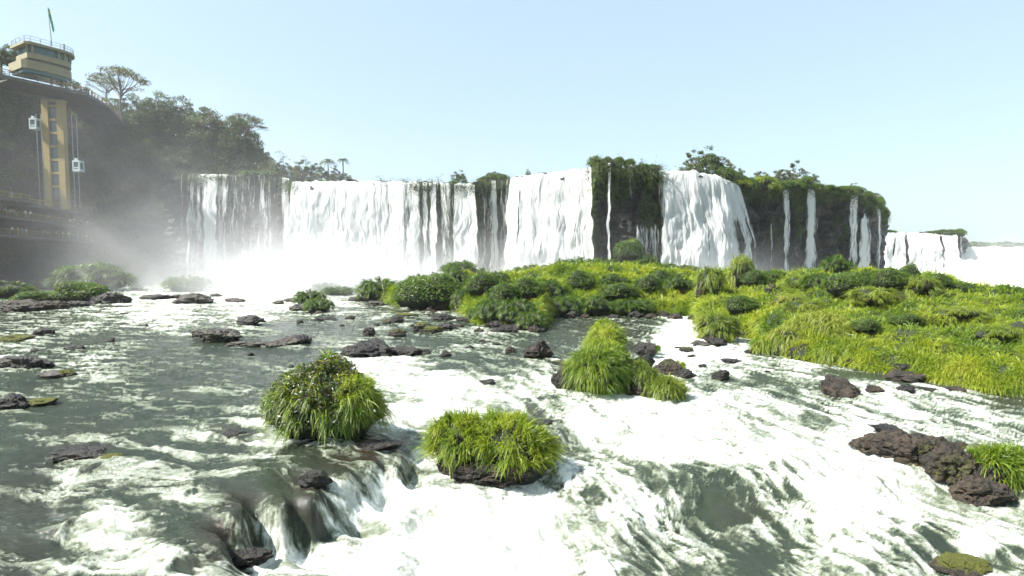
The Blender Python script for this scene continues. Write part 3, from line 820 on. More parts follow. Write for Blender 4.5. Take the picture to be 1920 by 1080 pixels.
def hit(px, py):
    yf = np.interp(px, FE[:, 0], FE[:, 1]); Df = CZ * F / (yf - HZ)
    D = np.linspace(Df, 95, 300)
    z = isl(np.full(300, float(px)), D)
    zz = CZ - (py - HZ) * D / F
    k = np.argmax(z >= zz) if np.any(z >= zz) else 299
    return (px - 960) / F * D[k], D[k], z[k]

def island_grass():
    rg = np.random.default_rng(91)
    n = 260000
    px = rg.uniform(700, 2080, n); u = rg.random(n)
    yf = np.interp(px, FE[:, 0], FE[:, 1])
    yk = np.interp(px, SKYL[:, 0], SKYL[:, 1])
    Df = CZ * F / (yf - HZ); Db = np.interp(px, BD[:, 0], BD[:, 1]); Dk = Df + (Db - Df) * .72
    uu = u ** 1.55 * 1.05
    D = Df + uu * (Dk - Df) 
    z = isl(px, D); X = (px - 960) / F * D
    e = .25
    gx = (isl(px + e / D * F, D) - z) / e; gy = (isl(px, D + e) - z) / e
    nr = unit(np.stack([-gx, -gy, np.ones(n)], -1))
    p = np.stack([X, D, z - .05], -1)
    tuft = fbm(X / 1.1, D / 1.3, 3, 98)
    ok = (tuft > -.42) | (rg.random(n) < .12)
    d = unit(nr * .8 + np.array([0, -.15, .55]) + rg.normal(size=(n, 3)) * .5)
    patch = fbm(X / 4.5, D / 4.5, 3, 95)
    L = (.42 + .012 * D) * rg.uniform(.5, 1.25, n) * np.clip(.85 + .9 * tuft, .3, 1.7) * ok
    w = np.maximum(.035, D * .0013) * rg.uniform(.6, 1.4, n)
    V, q, t, k = blades(p, d, L, w, rg.uniform(.3, 1.1, n), 3, 92)
    var = np.clip(rg.beta(2, 2.4, n) * .75 + patch * .45 + .08 + .15 * tuft, 0, 1)
    me = nm_mesh('grass', V, q, t, {'var': np.repeat(var, k)}, mats=[M_GRASS])
    link('grass', me, kind='stuff', label='long bright green grass covering the island between the channels', cat='grass')
island_grass()

def bush_variant(seed, kind):
    rg = np.random.default_rng(seed)
    lp = [(0, 0, .30, .5, .45, .42)]
    for k in range(5):
        a = rg.uniform(0, 6.28); r = rg.uniform(.12, .26)
        lp.append((math.cos(a) * r, math.sin(a) * r, rg.uniform(.2, .5), rg.uniform(.2, .3), rg.uniform(.2, .3), rg.uniform(.22, .34)))
    core = core_mesh('mound', lp, M_SOIL, seed, 2, .9)
    if kind == 'g':
        f = grass_on(lp, 3600, .17, .016, seed, M_BUSH, droop=.9, up=.25, segs=3, name='foliage')
    elif kind == 'y':
        f = grass_on(lp, 2400, .26, .018, seed, M_GRASSY, droop=1.2, up=.15, segs=3, name='foliage')
    else:
        p, nr, _ = lump_samples(lp, 5200, rg, -.2)
        p = p + nr * rg.uniform(-.02, .05, len(p))[:, None]
        V, q = leaves(p, nr + [0, 0, .3], np.full(len(p), .055), seed, .5, .75)
        var = np.clip(rg.beta(2, 2, len(p)) + .3 * vn3(p * 5, 3), 0, 1)
        f = nm_mesh('foliage', V, q, attrs={'var': np.repeat(var, 4)}, mats=[M_BUSH], smooth=False)
    return core, f
BV = {('g', i): bush_variant(400 + i, 'g') for i in range(3)}
BV.update({('y', i): bush_variant(410 + i, 'y') for i in range(2)})
BV.update({('l', i): bush_variant(420 + i, 'l') for i in range(4)})

def bush(px, py, w, h, kind, label, pos=None, group=None, deep=.9, cat='bush'):
    x, y, z = hit(px, py) if pos is None else pos
    i = random.randrange(len([k for k in BV if k[0] == kind]))
    core, f = BV[(kind, i)]
    t = thing('bush', label, cat, (x, y, z - .1), group)
    s = y / F
    # scaled mesh data at 1 m size
    t.scale = (w * s * 1.0, max(w, 10) * s * deep, h * s * 1.3)
    t.rotation_euler = (0, 0, 0)
    link('mound', core, t); link('foliage', f, t)
    return t

BU = [(800, 578, 118, 62, 'l', 'broad leafy bush at the river end of the island'), (766, 574, 60, 44, 'l', 'leafy bush at the very tip of the island'),
 (785, 548, 50, 34, 'g', 'round bush crowning the broad leafy one'), (836, 566, 60, 46, 'l', 'leafy bush right of the broad one'),
 (868, 578, 40, 36, 'g', 'dark dome bush at the island edge'), (858, 538, 42, 34, 'g', 'round bush silhouetted before the white falls'),
 (905, 552, 70, 40, 'l', 'wide bush on the island behind the dark dome'), (930, 535, 44, 26, 'g', 'small dome on the misty side of the island'),
 (945, 575, 64, 44, 'l', 'leafy bush above the hanging grass point'), (990, 562, 62, 44, 'l', 'dark leafy bush near the head of the inlet'),
 (925, 602, 62, 42, 'g', 'dark green hanging bush at the island waterline'), (890, 604, 30, 26, 'g', 'small tuft bush at the corner of the waterline'),
 (968, 606, 66, 46, 'g', 'tall tufted bush before the grassy point'), (997, 622, 58, 40, 'g', 'grassy point dome dipping into the water'),
 (1030, 560, 60, 36, 'g', 'soft bush in the middle of the inlet shore'), (1088, 545, 52, 40, 'l', 'dark ball bush standing above the shore'),
 (1060, 590, 66, 34, 'g', 'shore bush at the left of the inlet'), (1120, 590, 70, 34, 'g', 'shore bush in the middle of the inlet'), (1185, 588, 70, 30, 'g', 'long shore bush at the right of the inlet'),
 (1160, 560, 74, 30, 'l', 'brownish bush inside the island'), (1150, 538, 50, 26, 'g', 'soft misty bush behind the brownish one'),
 (1215, 550, 50, 34, 'l', 'dark bush between inlet and falls'), (1242, 535, 40, 30, 'l', 'dark bush under the second big fall'), (1272, 545, 44, 28, 'g', 'soft bush under the second big fall'),
 (1333, 552, 42, 46, 'y', 'yellow shaggy bush over a brown rock'), (1388, 536, 44, 54, 'y', 'tall yellow shaggy bush towering over the island'),
 (1412, 538, 46, 30, 'l', 'green bush at the foot of the tall yellow one'), (1455, 530, 50, 22, 'g', 'low dome below the dark cliff'), (1500, 540, 46, 22, 'y', 'low yellowish dome below the dark cliff'),
 (1567, 516, 50, 38, 'g', 'perfectly round bush in front of the right thin falls'), (1540, 545, 60, 32, 'g', 'dome left of the brown patch'), (1585, 552, 80, 44, 'l', 'wide bush with a bare brown patch'),
 (1628, 540, 52, 36, 'g', 'dome beside the wide bush'), (1668, 545, 60, 44, 'l', 'tall leafy bush before the last falls'), (1702, 545, 40, 50, 'l', 'narrow leafy bush before the last falls'),
 (1720, 555, 66, 38, 'y', 'yellowish bush over the dark boulder'), (1762, 542, 40, 30, 'l', 'small round bush alone on the skyline'), (1800, 550, 70, 20, 'g', 'low hedge like bush at the end of the island'),
 (1640, 565, 70, 26, 'y', 'tufted bush near the dark boulder'), (1480, 575, 60, 22, 'y', 'pale scrubby bush inside the island'), (1700, 610, 60, 22, 'l', 'dark low bush in the sloping grass'),
 (1625, 628, 50, 26, 'l', 'dark bush above the overhanging mound'), (1510, 585, 60, 20, 'y', 'brown twiggy bush behind the overhanging mound'), (1390, 590, 60, 36, 'l', 'green bush behind the yellowish hummock'),
 (1800, 600, 80, 22, 'y', 'pale bush in the right slope of grass'), (1880, 640, 90, 26, 'y', 'pale bush near the right edge')]
for k, b_ in enumerate(BU):
    bush(*b_)
def wl(px, py, dd=0):
    x, y, z = WL(px, py); return (x, y + dd, z)
for (a, b_, w, h, kd, lb, dd) in [
    (707, 567, 74, 46, 'g', 'round cut bush standing in the stream before the main fall', 1), (575, 572, 52, 28, 'g', 'left bush of the misty trio', 1), (597, 552, 46, 20, 'g', 'upper bush of the misty trio', 4),
    (625, 556, 60, 18, 'g', 'low grey green bush at the right of the misty trio', 3), (597, 585, 48, 28, 'g', 'square clipped looking bush standing in the water', 0),
    (335, 548, 74, 30, 'g', 'grass dome of the small left islet', 3), (145, 566, 90, 38, 'l', 'dark leafy bush on the left bank rocks', 1), (130, 548, 120, 50, 'g', 'broad pale bush on the left bank', 6),
    (75, 548, 60, 26, 'g', 'pale bush at the left of the broad bank bush', 8), (25, 548, 60, 20, 'g', 'pale low bush at the left edge', 9), (45, 568, 90, 20, 'l', 'grassy cover of the left bank rocks', 3),
    (95, 566, 50, 18, 'y', 'reddish grass cover beside the dark leafy bush', 2), (-40, 560, 90, 30, 'g', 'bush just beyond the left edge', 4)]:
    bush(a, b_, w, h, kd, lb, wl(a, b_, dd))
def rock_on(px, py, w, h, label, sd_):
    x, y, z = hit(px, py); k = y / F
    link('rock', rock_mesh('rock', w * k * .5, w * k * .4, h * k * .75, sd_, 4, M_ROCKB, .7, .3), None, label, 'rock', loc=(x, y, z + h * k * .15))
rock_on(1318, 552, 26, 34, 'brown rock standing behind the yellow shaggy bush', 150)
rock_on(1394, 536, 44, 26, 'brown rock under the tall yellow shaggy bush', 151)
rock_on(1677, 562, 48, 18, 'dark boulder bedded in the island grass', 152)
rock_on(1446, 548, 24, 14, 'pale brown boulder at the back of the island', 153)


rs = np.random.default_rng(88)
for k in range(84):
    px = rs.uniform(745, 1915) if k > 18 else rs.uniform(880, 1320)
    yf = float(np.interp(px, FE[:, 0], FE[:, 1])) + rs.uniform(-1, 5)
    w = rs.uniform(10, 30) * (1 + (yf - 590) / 110)
    if px > 1440: w *= 1.35; yf += rs.uniform(2, 9)
    R(px, yf + 2, w, w * rs.uniform(.3, .55), 'dark stone in the row lining the waterline of the grassy island', M_ROCKB if rs.random() < .6 else M_ROCK, 600 + k, 'stones lining the island waterline')
for k, (a, b_) in enumerate([(560, 606), (640, 612), (468, 668), (655, 600), (705, 612), (772, 612), (860, 612), (905, 640), (880, 655), (930, 648), (230, 590), (270, 612), (205, 640), (60, 660), (545, 690), (1320, 690), (1440, 700), (1470, 745), (1380, 655), (1275, 655)]):
    R(a, b_, rs.uniform(10, 22), rs.uniform(4, 9), 'little dark stone just breaking the open water', M_ROCK, 700 + k, 'little stones in open water')

# ------------------------------------------------------------------ cliffs
CR = np.array([(300, 146, 326), (335, 141, 328), (420, 139, 328), (500, 138, 331), (544, 137, 336), (549, 121.5, 342), (650, 120.5, 341), (740, 119, 342), (820, 118, 343), (836, 117, 345), (890, 116.5, 345), (900, 118.5, 340), (955, 118, 338),
               (962, 110.5, 334), (1040, 108.5, 324), (1103, 106.5, 317), (1112, 104, 310), (1150, 103, 307), (1190, 103.5, 312), (1238, 106, 321), (1250, 106, 322), (1300, 106.5, 322), (1345, 108.5, 331),
               (1372, 112, 344), (1400, 118, 352), (1480, 128, 356), (1500, 129, 352), (1530, 133, 359), (1560, 136, 357), (1600, 140, 360), (1620, 142, 369), (1640, 147, 384), (1655, 154, 402), (1661, 172, 405), (1664, 200, 415)], float)
CR2 = np.array([(1600, 262, 440), (1660, 262, 436), (1700, 262, 437), (1760, 260, 438), (1790, 256, 440), (1806, 256, 444), (1811, 268, 448), (1814, 300, 450)], float)

def crest(C_, px):
    D = np.interp(px, C_[:, 0], C_[:, 1])
    y = np.interp(px, C_[:, 0], C_[:, 2])
    p = at(px, y, D)
    return p[0], D, p[2]

def mossf(px, t):
    m = np.full(np.shape(px), -.35)
    def z(a, b, lo, hi, v, s=8):
        nonlocal m
        w = sstep(a - s, a + s, px) * sstep(b + s, b - s, px) * sstep(lo - .06, lo + .06, t) * sstep(hi + .06, hi - .06, t)
        m = np.maximum(m, -.35 + w * (v + .35))
    z(700, 960, -1, 2, .55); z(818, 850, -1, 2, .75); z(890, 958, .1, 2, 1.1)
    z(1100, 1120, .35, 2, 1.0, 4); z(1110, 1185, .74, 2, .75); z(1175, 1202, .78, 2, .5, 4); z(1200, 1243, .42, 2, .55, 4); z(1150, 1200, -1, .30, .7); z(1185, 1240, -1, .3, .35)
    z(1350, 1420, .5, 2, .1); z(1400, 1470, .6, 2, .15); z(1345, 1660, .86, 2, .6); z(1440, 1475, .3, .8, .35); z(1495, 1512, .5, 2, .8); z(1560, 1640, .5, .9, .3)
    z(330, 560, .85, 2, .3)
    return m

def cliff_pt(C_, px, t, amp=1.0, seed=0):
    x, D, zt = crest(C_, px)
    z = -1.5 + (zt + 1.5) * t
    k = D / 110
    off = 1.6 * np.sin(np.clip(t, 0, 1) * np.pi) ** .7                 # undercut
    off = off - 2.6 * (1 - np.clip(t / .22, 0, 1)) ** 1.5                # talus
    zz = z + 1.2 * fbm(x / 9, z / 9, 2, 100 + seed)
    strat = fbm(x / 14.0, zz / 1.9, 4, 110 + seed, .6) * 1.1
    blk = np.abs(fbm(x / 3.2, z / 5.5, 4, 120 + seed)) * 2.2
    col = fbm(x / 5.5, z / 16, 3, 130 + seed) * 1.7
    edge = sstep(1.0, .93, t)
    off = off + (strat + blk + col - .8) * (.35 + .65 * edge) * amp
    zc = z + np.where(t > .985, fbm(x / 4.5, z * 0, 4, 140 + seed) * .9, 0)
    X = x + off * -x / D * .3
    return X, D + off, zc

def build_cliff(C_, name, label, dpx, nr, seed=0, back=70):
    px = np.arange(C_[0, 0], C_[-1, 0] + dpx, dpx)
    px = np.minimum(px, C_[-1, 0])
    # extra columns where the cliff runs away from the viewer
    Dv = np.interp(px, C_[:, 0], C_[:, 1])
    ex = [px]
    for i in range(len(px) - 1):
        n = int(abs(Dv[i + 1] - Dv[i]) / .6)
        if n > 1: ex.append(np.linspace(px[i], px[i + 1], n + 1)[1:-1])
    px = np.unique(np.concatenate(ex))
    t = np.concatenate([np.linspace(0, 1, nr), [1.0, 1.0, 1.0]])
    P, T = np.meshgrid(px, t)
    X, Y, Z = cliff_pt(C_, P, T, 1.0, seed)
    bk = np.zeros_like(T); bk[-3] = 1.5; bk[-2] = 8; bk[-1] = back
    s = 1 + bk / Y
    X = X * s; Y = Y + bk
    M = mossf(P, T) if seed == 0 else np.where(T > .8, .2, -.4) + 0 * P
    M[-3:] = .6
    V = np.stack([X, Y, Z], -1).reshape(-1, 3)
    me = nm_mesh(name, V, grid_quads(len(t), len(px)), attrs={'moss': M.ravel()}, mats=[M_CLIFF])
    link(name, me, kind='structure')
    return V, M.ravel(), P.ravel(), T.ravel()

cv, cm, cp, ctt = build_cliff(CR, 'cliff', '', 1.5, 120, 0)
build_cliff(CR2, 'cliff', '', 1.2, 50, 3, 120)

def hanging_plants():
    rg = np.random.default_rng(61)
    w = np.clip(cm - .1, 0, 1) * (ctt < .999)
    w = w * (fbm(cp / 14, cv[:, 2] / 3.5, 4, 66) > .22)
    w = w * np.where((cp > 700) & (cp < 812), 0, 1) + (cm > .2) * (ctt > .93) * (ctt < .999) * .9
    i = rg.choice(len(cv), 2600, p=w / w.sum())
    c = cv[i] + np.stack([rg.normal(size=len(i)) * .35, -rg.uniform(-.1, .8, len(i)), rg.normal(size=len(i)) * .5], 1)
    m = 20
    rr_ = np.repeat(rg.uniform(.45, 1.7, len(c)) ** 1.3, m)[:, None]
    cc = np.repeat(c, m, 0) + rg.normal(size=(len(c) * m, 3)) * np.array([.34, .30, .45]) * rr_ - np.array([0, .35, .2]) * rr_
    V, q = leaves(cc, np.tile([0, -.7, .5], (len(cc), 1)), np.full(len(cc), .30), 3, .45, .7)
    var = np.clip(np.repeat(rg.random(len(c)), m) * .6 + rg.random(len(cc)) * .4, 0, 1)
    link('hanging_plants', nm_mesh('hanging_plants', V, q, attrs={'var': np.repeat(var, 4)}, mats=[M_HANG], smooth=False), kind='stuff',
         label='ferns and mosses hanging in patches down the cliff face between the falls', cat='plants')
hanging_plants()

# low green mounds at the foot of the cliff and along its crest
def at_bush(px, py, D, w, h, kd, lb, group=None):
    p = at(px, py, D); bush(px, py, w, h, kd, lb, (p[0], p[1], p[2]), group)
for a in [(1150, 528, 99, 190, 42, 'g', 'large misty green mound under the central cliff'), (1178, 492, 101, 54, 44, 'l', 'green knoll climbing the foot of the central cliff'), (1205, 502, 101, 50, 28, 'l', 'dark knoll beside the central climbing one'),
          (1090, 525, 98, 130, 42, 'g', 'misty dome between the two big falls'), (1000, 530, 97, 80, 34, 'g', 'pale misty dome in the spray'), (866, 530, 96, 76, 40, 'g', 'grey dome almost lost in the spray'),
          (1250, 520, 98, 56, 26, 'l', 'little knoll at the foot of the second fall'), (1290, 522, 97, 50, 26, 'l', 'ragged knoll at the foot of the second fall')]:
    at_bush(*a)
for k, (px, w, h, lb) in enumerate([(1392, 44, 34, 'dark bushy mass behind the shoulder of the fan fall'), (1440, 50, 26, 'olive bush on the right cliff beneath the low trees'), (1545, 46, 16, 'broad low bush near the pointed plume'), (1588, 40, 20, 'broad bush above the long grey veil'), (1630, 34, 16, 'round bush at the drooping corner of the right cliff'), (1656, 22, 22, 'bush hanging below the right corner')]):
    x, D, z = crest(CR, px)
    bush(px, 0, w, h, 'l', lb, (x * (D + 2) / D, D + 2, z - 1.2))
rgc = np.random.default_rng(15)
for k, (px, w, h, kd) in enumerate([(1118, 26, 12, 'g'), (1138, 30, 14, 'l'), (1160, 26, 12, 'l'), (1180, 24, 10, 'l'), (1205, 26, 9, 'l'), (1226, 24, 8, 'l'), (1360, 34, 18, 'l'), (1382, 34, 16, 'y'), (1405, 34, 16, 'l'), (1430, 40, 16, 'y'),
                                (1455, 34, 14, 'g'), (1480, 40, 14, 'g'), (1505, 36, 12, 'l'), (1530, 40, 14, 'g'), (1555, 40, 12, 'g'), (1580, 36, 14, 'l'), (1603, 34, 16, 'l'), (1625, 34, 18, 'l'), (1643, 26, 22, 'l'), (1650, 20, 30, 'l'),
                                (908, 30, 12, 'l'), (940, 36, 16, 'l'), (505, 30, 12, 'g'), (470, 30, 10, 'g'), (848, 24, 10, 'l'), (925, 36, 14, 'l')]):
    x, D, z = crest(CR, px)
    yb = float(proj(x, D, z)[1])
    p = (x * (D + 1) / D, D + 1.2, z - .3)
    q_ = float(rgc.uniform(.8, 2.3)) if px < 1560 else 1.0; bush(px, yb + 3, w * rgc.uniform(.8, 1.2), h * q_, kd, 'low shrub in the green fringe along the cliff top', p, 'shrubs fringing the cliff top')
for k, (px, w, h) in enumerate([(1765, 30, 10), (1785, 34, 12), (1800, 26, 16), (1745, 24, 7), (1670, 24, 8)]):
    x, D, z = crest(CR2, px)
    bush(px, 440, w * 1.0, h, 'l', 'grey green shrub on top of the farthest cliff', (x, D + 1, z - .5), 'shrubs on the farthest cliff')

# ------------------------------------------------------------------ falls
def fall(label, t0, t1, b0, b1, dens, out=3.0, ybot=None, C_=CR, gaps=(), amp=1.0, lip=2.5, ds=1.0, ztop=0.0, tstart=1.0):
    n = max(14, int(abs(max(t1 - t0, b1 - b0)) * 1.3 / ds) + 1)
    nr = 110
    s = np.linspace(0, 1, n)
    r = np.concatenate([[-.06, -.03], np.linspace(0, 1, nr)])
    Sg, Rg = np.meshgrid(s, r)
    pt = t0 + (t1 - t0) * Sg
    x0, D0, z0 = crest(C_, pt)
    z0 = -1 + (z0 + 1) * tstart + ztop
    rr = np.clip(Rg, 0, 1)
    g = rr ** .55
    pb = b0 + (b1 - b0) * Sg
    Db = D0 - out
    xb = (pb - 960) / F * Db
    zb = -1.0
    k = D0[0, 0] / 110
    X = x0 + (xb - x0) * g
    Y = D0 - .25 - (out) * g
    Z = z0 + .15 + (zb - z0) * rr
    up = Rg < 0
    X = np.where(up, x0 * (1 + lip * -Rg / .06 / D0), X); Y = np.where(up, D0 + lip * -Rg / .06, Y); Z = np.where(up, z0 + .2, Z)
    v = (z0 - Z); u = x0
    uw = u + fbm(u / 6, v / 9, 3, 155) * 1.0
    nz = fbm(uw / 2.4, v / 13, 4, 150) * .8 + fbm(uw / .8, v / 5, 4, 160) * .2 + fbm(u / 6, v / 9, 3, 170) * 1.0
    Y = Y - nz * np.clip(.3 + rr * 1.1, 0, 1) * amp * np.where(up, .2, 1)
    X = X + fbm(u / 1.1, v / 4.5, 4, 185) * .42 * np.clip(rr * 3, 0, 1) * min(1, abs(t1 - t0) / 14 + .25)
    Z = Z + np.where(rr < .05, fbm(u / 1.5, v * 0, 3, 180) * .3, 0) * amp
    d = np.full_like(Sg, 1.0) * (np.array(dens)[None, :].repeat(1, 0) if False else np.interp(Sg, np.linspace(0, 1, len(dens)), dens))
    for (c, w, dep, *lim) in gaps:
        w = w * .7
        lo, hi = lim if lim else (0, 1)
        d = d - dep * np.exp(-((Sg - c) / w) ** 2) * sstep(lo - .05, lo + .05, rr) * sstep(hi + .1, hi - .1, rr)
    e = min(.5, 1.4 / max(n, 2) * 2.5)
    if abs(t1 - t0) < 26: d = d - .6 * (2 * Sg - 1) ** 2 - .22 * rr
    if tstart < 1: d = d - .8 * (1 - sstep(0, .16, rr + .06 * fbm(u * 1.5, u * 0, 2, 189)))
    d = d - .55 * (1 - sstep(0, e, Sg)) - .55 * (1 - sstep(0, e, 1 - Sg))
    d = d + .12 * (1 - sstep(0, .25, rr)) * (np.array(d) > .5) + fbm(u / .7, v / 30, 3, 188) * .22 - .06 * rr + (.25 * sstep(.55, 1, rr) if n > 60 else 0)
    V = np.stack([X, Y, Z], -1).reshape(-1, 3)
    me = nm_mesh('waterfall', V, grid_quads(len(r), n), attrs={'fu': (u + 0 * v).ravel(), 'fv': v.ravel(), 'dens': d.ravel()}, mats=[M_FALL])
    return link('waterfall', me, None, label, 'waterfall')

fall('broad white main curtain left of the mossy wall', 549, 822, 538, 826, [.98, 1, 1, .95, .97, .85, .92, .8, .9, .75, .8], 4.5, gaps=[(.28, .03, .15, .35, 1), (.42, .02, .2, .3, 1), (.52, .02, .15, .3, 1), (.66, .02, .3, .15, 1), (.78, .02, .45), (.88, .018, .55), (.93, .012, .5), (.985, .012, .5)])
fall('thin strands of water left of the narrow white column', 823, 851, 826, 856, [.35, .6, .5, .35], 1.5, amp=.5)
fall('narrow white column beside the mossy wall', 852, 890, 850, 900, [.95, .98, .9, .7], 3, gaps=[(.45, .04, .3, .1, .8)])
fall('fine veil of threads over the mossy wall', 896, 956, 898, 950, [.35, .42, .38, .5, .3, .42, .35], 1.2, amp=.4)
fall('slim bright ribbon crossing the mossy wall', 918, 931, 927, 938, [.85, .9, .6], 1.8, amp=.4)
fall('tall smooth white curtain in the centre', 958, 1108, 942, 1112, [1, .98, 1, 1, 1, .97, 1, .96, .9], 4.5, gaps=[(.14, .03, .5, .1, .7), (.42, .04, .2, .25, 1), (.62, .05, .25, .3, 1), (.8, .04, .3, .4, 1)])
fall('single thread dropping in front of the dark cave', 1139, 1146, 1137, 1143, [.95, .95], 1.6, amp=.3)
fall('pale threads right of the dark cave', 1172, 1190, 1174, 1192, [.4, .55, .3], 1.2, amp=.3)
fall('fine threads below the green hanging moss', 1190, 1238, 1192, 1240, [.5, .6, .45, .55, .6, .45], 1.4, amp=.4, tstart=.62)
fall('thin bright streams along the left of the second big fall', 1228, 1247, 1230, 1252, [.75, .5, .8, .6], 1.8, amp=.4)
fall('big fanning white fall right of the hanging moss', 1245, 1376, 1238, 1432, [.95, .98, 1, .98, 1, .97, .98, .95, .85], 5, gaps=[(.16, .03, .3, .3, 1), (.5, .05, .35, .2, 1), (.68, .04, .3, .25, 1), (.82, .06, .45, .35, 1), (.93, .1, .35, .35, 1), (.99, .05, .3, .1, 1)])
fall('very faint thin stream at the left of the dark right cliff', 1443, 1449, 1440, 1450, [.5, .5], 1, amp=.3, tstart=.75)
fall('ragged thin stream on the dark right cliff', 1464, 1480, 1464, 1486, [.65, .9, .65], 1.5, amp=.4)
fall('faint veil between the two thin right streams', 1484, 1502, 1484, 1504, [.3, .42, .3], 1, amp=.3, tstart=.7)
fall('pointed white plume on the dark right cliff', 1513, 1526, 1499, 1537, [.85, 1.05, .85], 3.5, amp=.6)
fall('long grey veil under the overhanging right corner', 1590, 1614, 1583, 1611, [.7, .8, .65], 2, amp=.5)
fall('wedge shaped plume behind the right corner', 1618, 1624, 1600, 1640, [.8, .95, .8], 4, amp=.5, tstart=.86)
fall('pale veil on the far side of the right corner', 1640, 1652, 1638, 1658, [.5, .7, .5], 2, amp=.4)
fall('wide white curtain of the farther cliff', 1654, 1792, 1650, 1802, [.97, .9, 1, .95, 1, 1, .95, .9, .8], 9, C_=CR2, gaps=[(.33, .03, .7, 0, .8), (.16, .02, .5, 0, .6), (.62, .02, .4, 0, .7), (.78, .03, .7, .05, .9)], amp=1.6)
fall('thin grey veil at the end of the farther cliff', 1796, 1808, 1798, 1808, [.4, .5, .4], 3, C_=CR2)
fall('faint stream farthest left in the misty recess', 338, 350, 336, 348, [.35, .5, .35], 1.5, amp=.4)
fall('thin stream second from the left in the misty recess', 358, 366, 354, 362, [.4, .35], 1.5, amp=.4)
fall('brightest double stream in the misty recess', 385, 412, 382, 406, [.85, .7, .95, .7], 2.5, amp=.5)
fall('pale veil right of the double stream in the recess', 414, 432, 412, 430, [.6, .75, .5], 2, amp=.5)
fall('faint thread in the middle of the misty recess', 450, 457, 448, 456, [.45, .45], 1.5, amp=.3)
fall('faint wide veil of drips across the misty recess', 352, 520, 350, 520, [.42, .50, .55, .50, .36, .46, .34, .42, .36], 1.2, amp=.5)
fall('slender stream beside the left edge of the main curtain', 526, 546, 528, 552, [.6, .85, .5], 2, amp=.4)

# far sloping cascade at the right edge
def far_cascade():   # a slope of broken water
    px = np.arange(1790, 2400, 2.0); r = np.linspace(0, 1, 80)
    P, Rr = np.meshgrid(px, r)
    D = 330 - 150 * Rr
    ztop = 7 + (480 - (463 + 3 * fbm(P / 40, P * 0, 3, 190))) / F * 330
    Z = ztop * (1 - Rr) ** 1.15 + fbm(P / 14, Rr * 8, 5, 191) * 1.1 * (1 - (1 - Rr) ** 6)
    X = (P - 960) / F * D
    V = np.stack([X, D, Z - .4 * Rr], -1).reshape(-1, 3)
    me = nm_mesh('waterfall', V, grid_quads(len(r), len(px)), attrs={'fu': (X * .6).ravel(), 'fv': ((330 - D) * .6).ravel(), 'dens': .93 + .12 * fbm(P / 30, Rr * 5, 3, 195).ravel()}, mats=[M_FALL])
    link('waterfall', me, None, 'long sloping sheet of white water at the right edge of the view', 'waterfall')
far_cascade()

# ------------------------------------------------------------------ left bank hillside
HB = np.array([(-420, 100), (-260, 104), (-60, 116), (40, 126), (130, 138), (230, 150), (330, 152), (470, 154), (560, 156)], float)
HT = np.array([(-420, 118, 60), (-260, 122, 80), (-60, 130, 130), (0, 134, 150), (60, 142, 165), (150, 156, 195), (215, 162, 218), (280, 164, 242), (330, 164, 252), (400, 164, 275), (450, 164, 292), (490, 164, 318), (545, 168, 331), (600, 172, 336), (700, 176, 346)], float)
def hill(px, t):
    Db = np.interp(px, HB[:, 0], HB[:, 1]); Dt = np.interp(px, HT[:, 0], HT[:, 1]); yt = np.interp(px, HT[:, 0], HT[:, 2])
    zt = at(px, yt, Dt)[2]
    tt = np.clip(t, 0, 1)
    D = Db + (Dt - Db) * tt ** 1.3 + np.maximum(t - 1, 0) * 120
    z = -2 + (zt + 2) * tt ** .9 + np.maximum(t - 1, 0) * 3
    x = (px - 960) / F * D
    o = fbm(x / 9, z / 7, 4, 200) * 2.2 * np.clip(1.2 - t, .2, 1) + fbm(x / 3, z / 2.2, 3, 210) * .7
    return x, D + o, z
def build_hill():
    px = np.arange(-420, 700, 2.2); t = np.concatenate([np.linspace(0, 1, 110), [1.03, 1.1, 1.3, 1.6]])
    P, T = np.meshgrid(px, t)
    X, Y, Z = hill(P, T)
    M = .25 + .6 * fbm(X / 8, Z / 6, 3, 215) + .3 * T
    link('hillside', nm_mesh('hillside', np.stack([X, Y, Z], -1).reshape(-1, 3), grid_quads(len(t), len(px)), attrs={'moss': M.ravel()}, mats=[M_CLIFF]), kind='structure')
    rg = np.random.default_rng(216)
    n = 5200
    p = rg.uniform(-260, 640, n); tt = rg.uniform(.12, 1.05, n)
    x, y, z = hill(p, tt)
    keep = (fbm(x / 7, z / 5, 3, 217) > -.25) & (fbm(p / 30, tt * 3, 2, 219) > -.5)
    c = np.stack([x, y - .3, z], 1)[keep]
    m = 26
    cc = np.repeat(c, m, 0) + rg.normal(size=(len(c) * m, 3)) * np.array([.9, .6, .8])
    V, q = leaves(cc, np.tile([0, -.5, .8], (len(cc), 1)), np.full(len(cc), .5), 5, .5, .8)
    var = np.clip(np.repeat(rg.random(len(c)), m) * .7 + rg.random(len(cc)) * .3, 0, 1)
    link('undergrowth', nm_mesh('undergrowth', V, q, attrs={'var': np.repeat(var, 4)}, mats=[M_TREE], smooth=False), kind='stuff',
         label='dark undergrowth covering the shaded slope below the forest', cat='undergrowth')
build_hill()

# ------------------------------------------------------------------ trees
def tube(path, rad, seg=7):
    path = np.array(path, float); rad = np.array(rad, float)
    n = len(path)
    V = []
    for i in range(n):
        d = unit(path[min(i + 1, n - 1)] - path[max(i - 1, 0)])
        a = unit(np.cross(d, [.3, 1, .1])); b = np.cross(d, a)
        for k in range(seg):
            th = 2 * math.pi * k / seg
            V.append(path[i] + (a * math.cos(th) + b * math.sin(th)) * rad[i])
    q = []
    for i in range(n - 1):
        for k in range(seg):
            q.append((i * seg + k, i * seg + (k + 1) % seg, (i + 1) * seg + (k + 1) % seg, (i + 1) * seg + k))
    return np.array(V), np.array(q)

def join(parts):
    V, Q, o = [], [], 0
    for v, q in parts:
        V.append(v); Q.append(q + o); o += len(v)
    return np.concatenate(V), np.concatenate(Q)

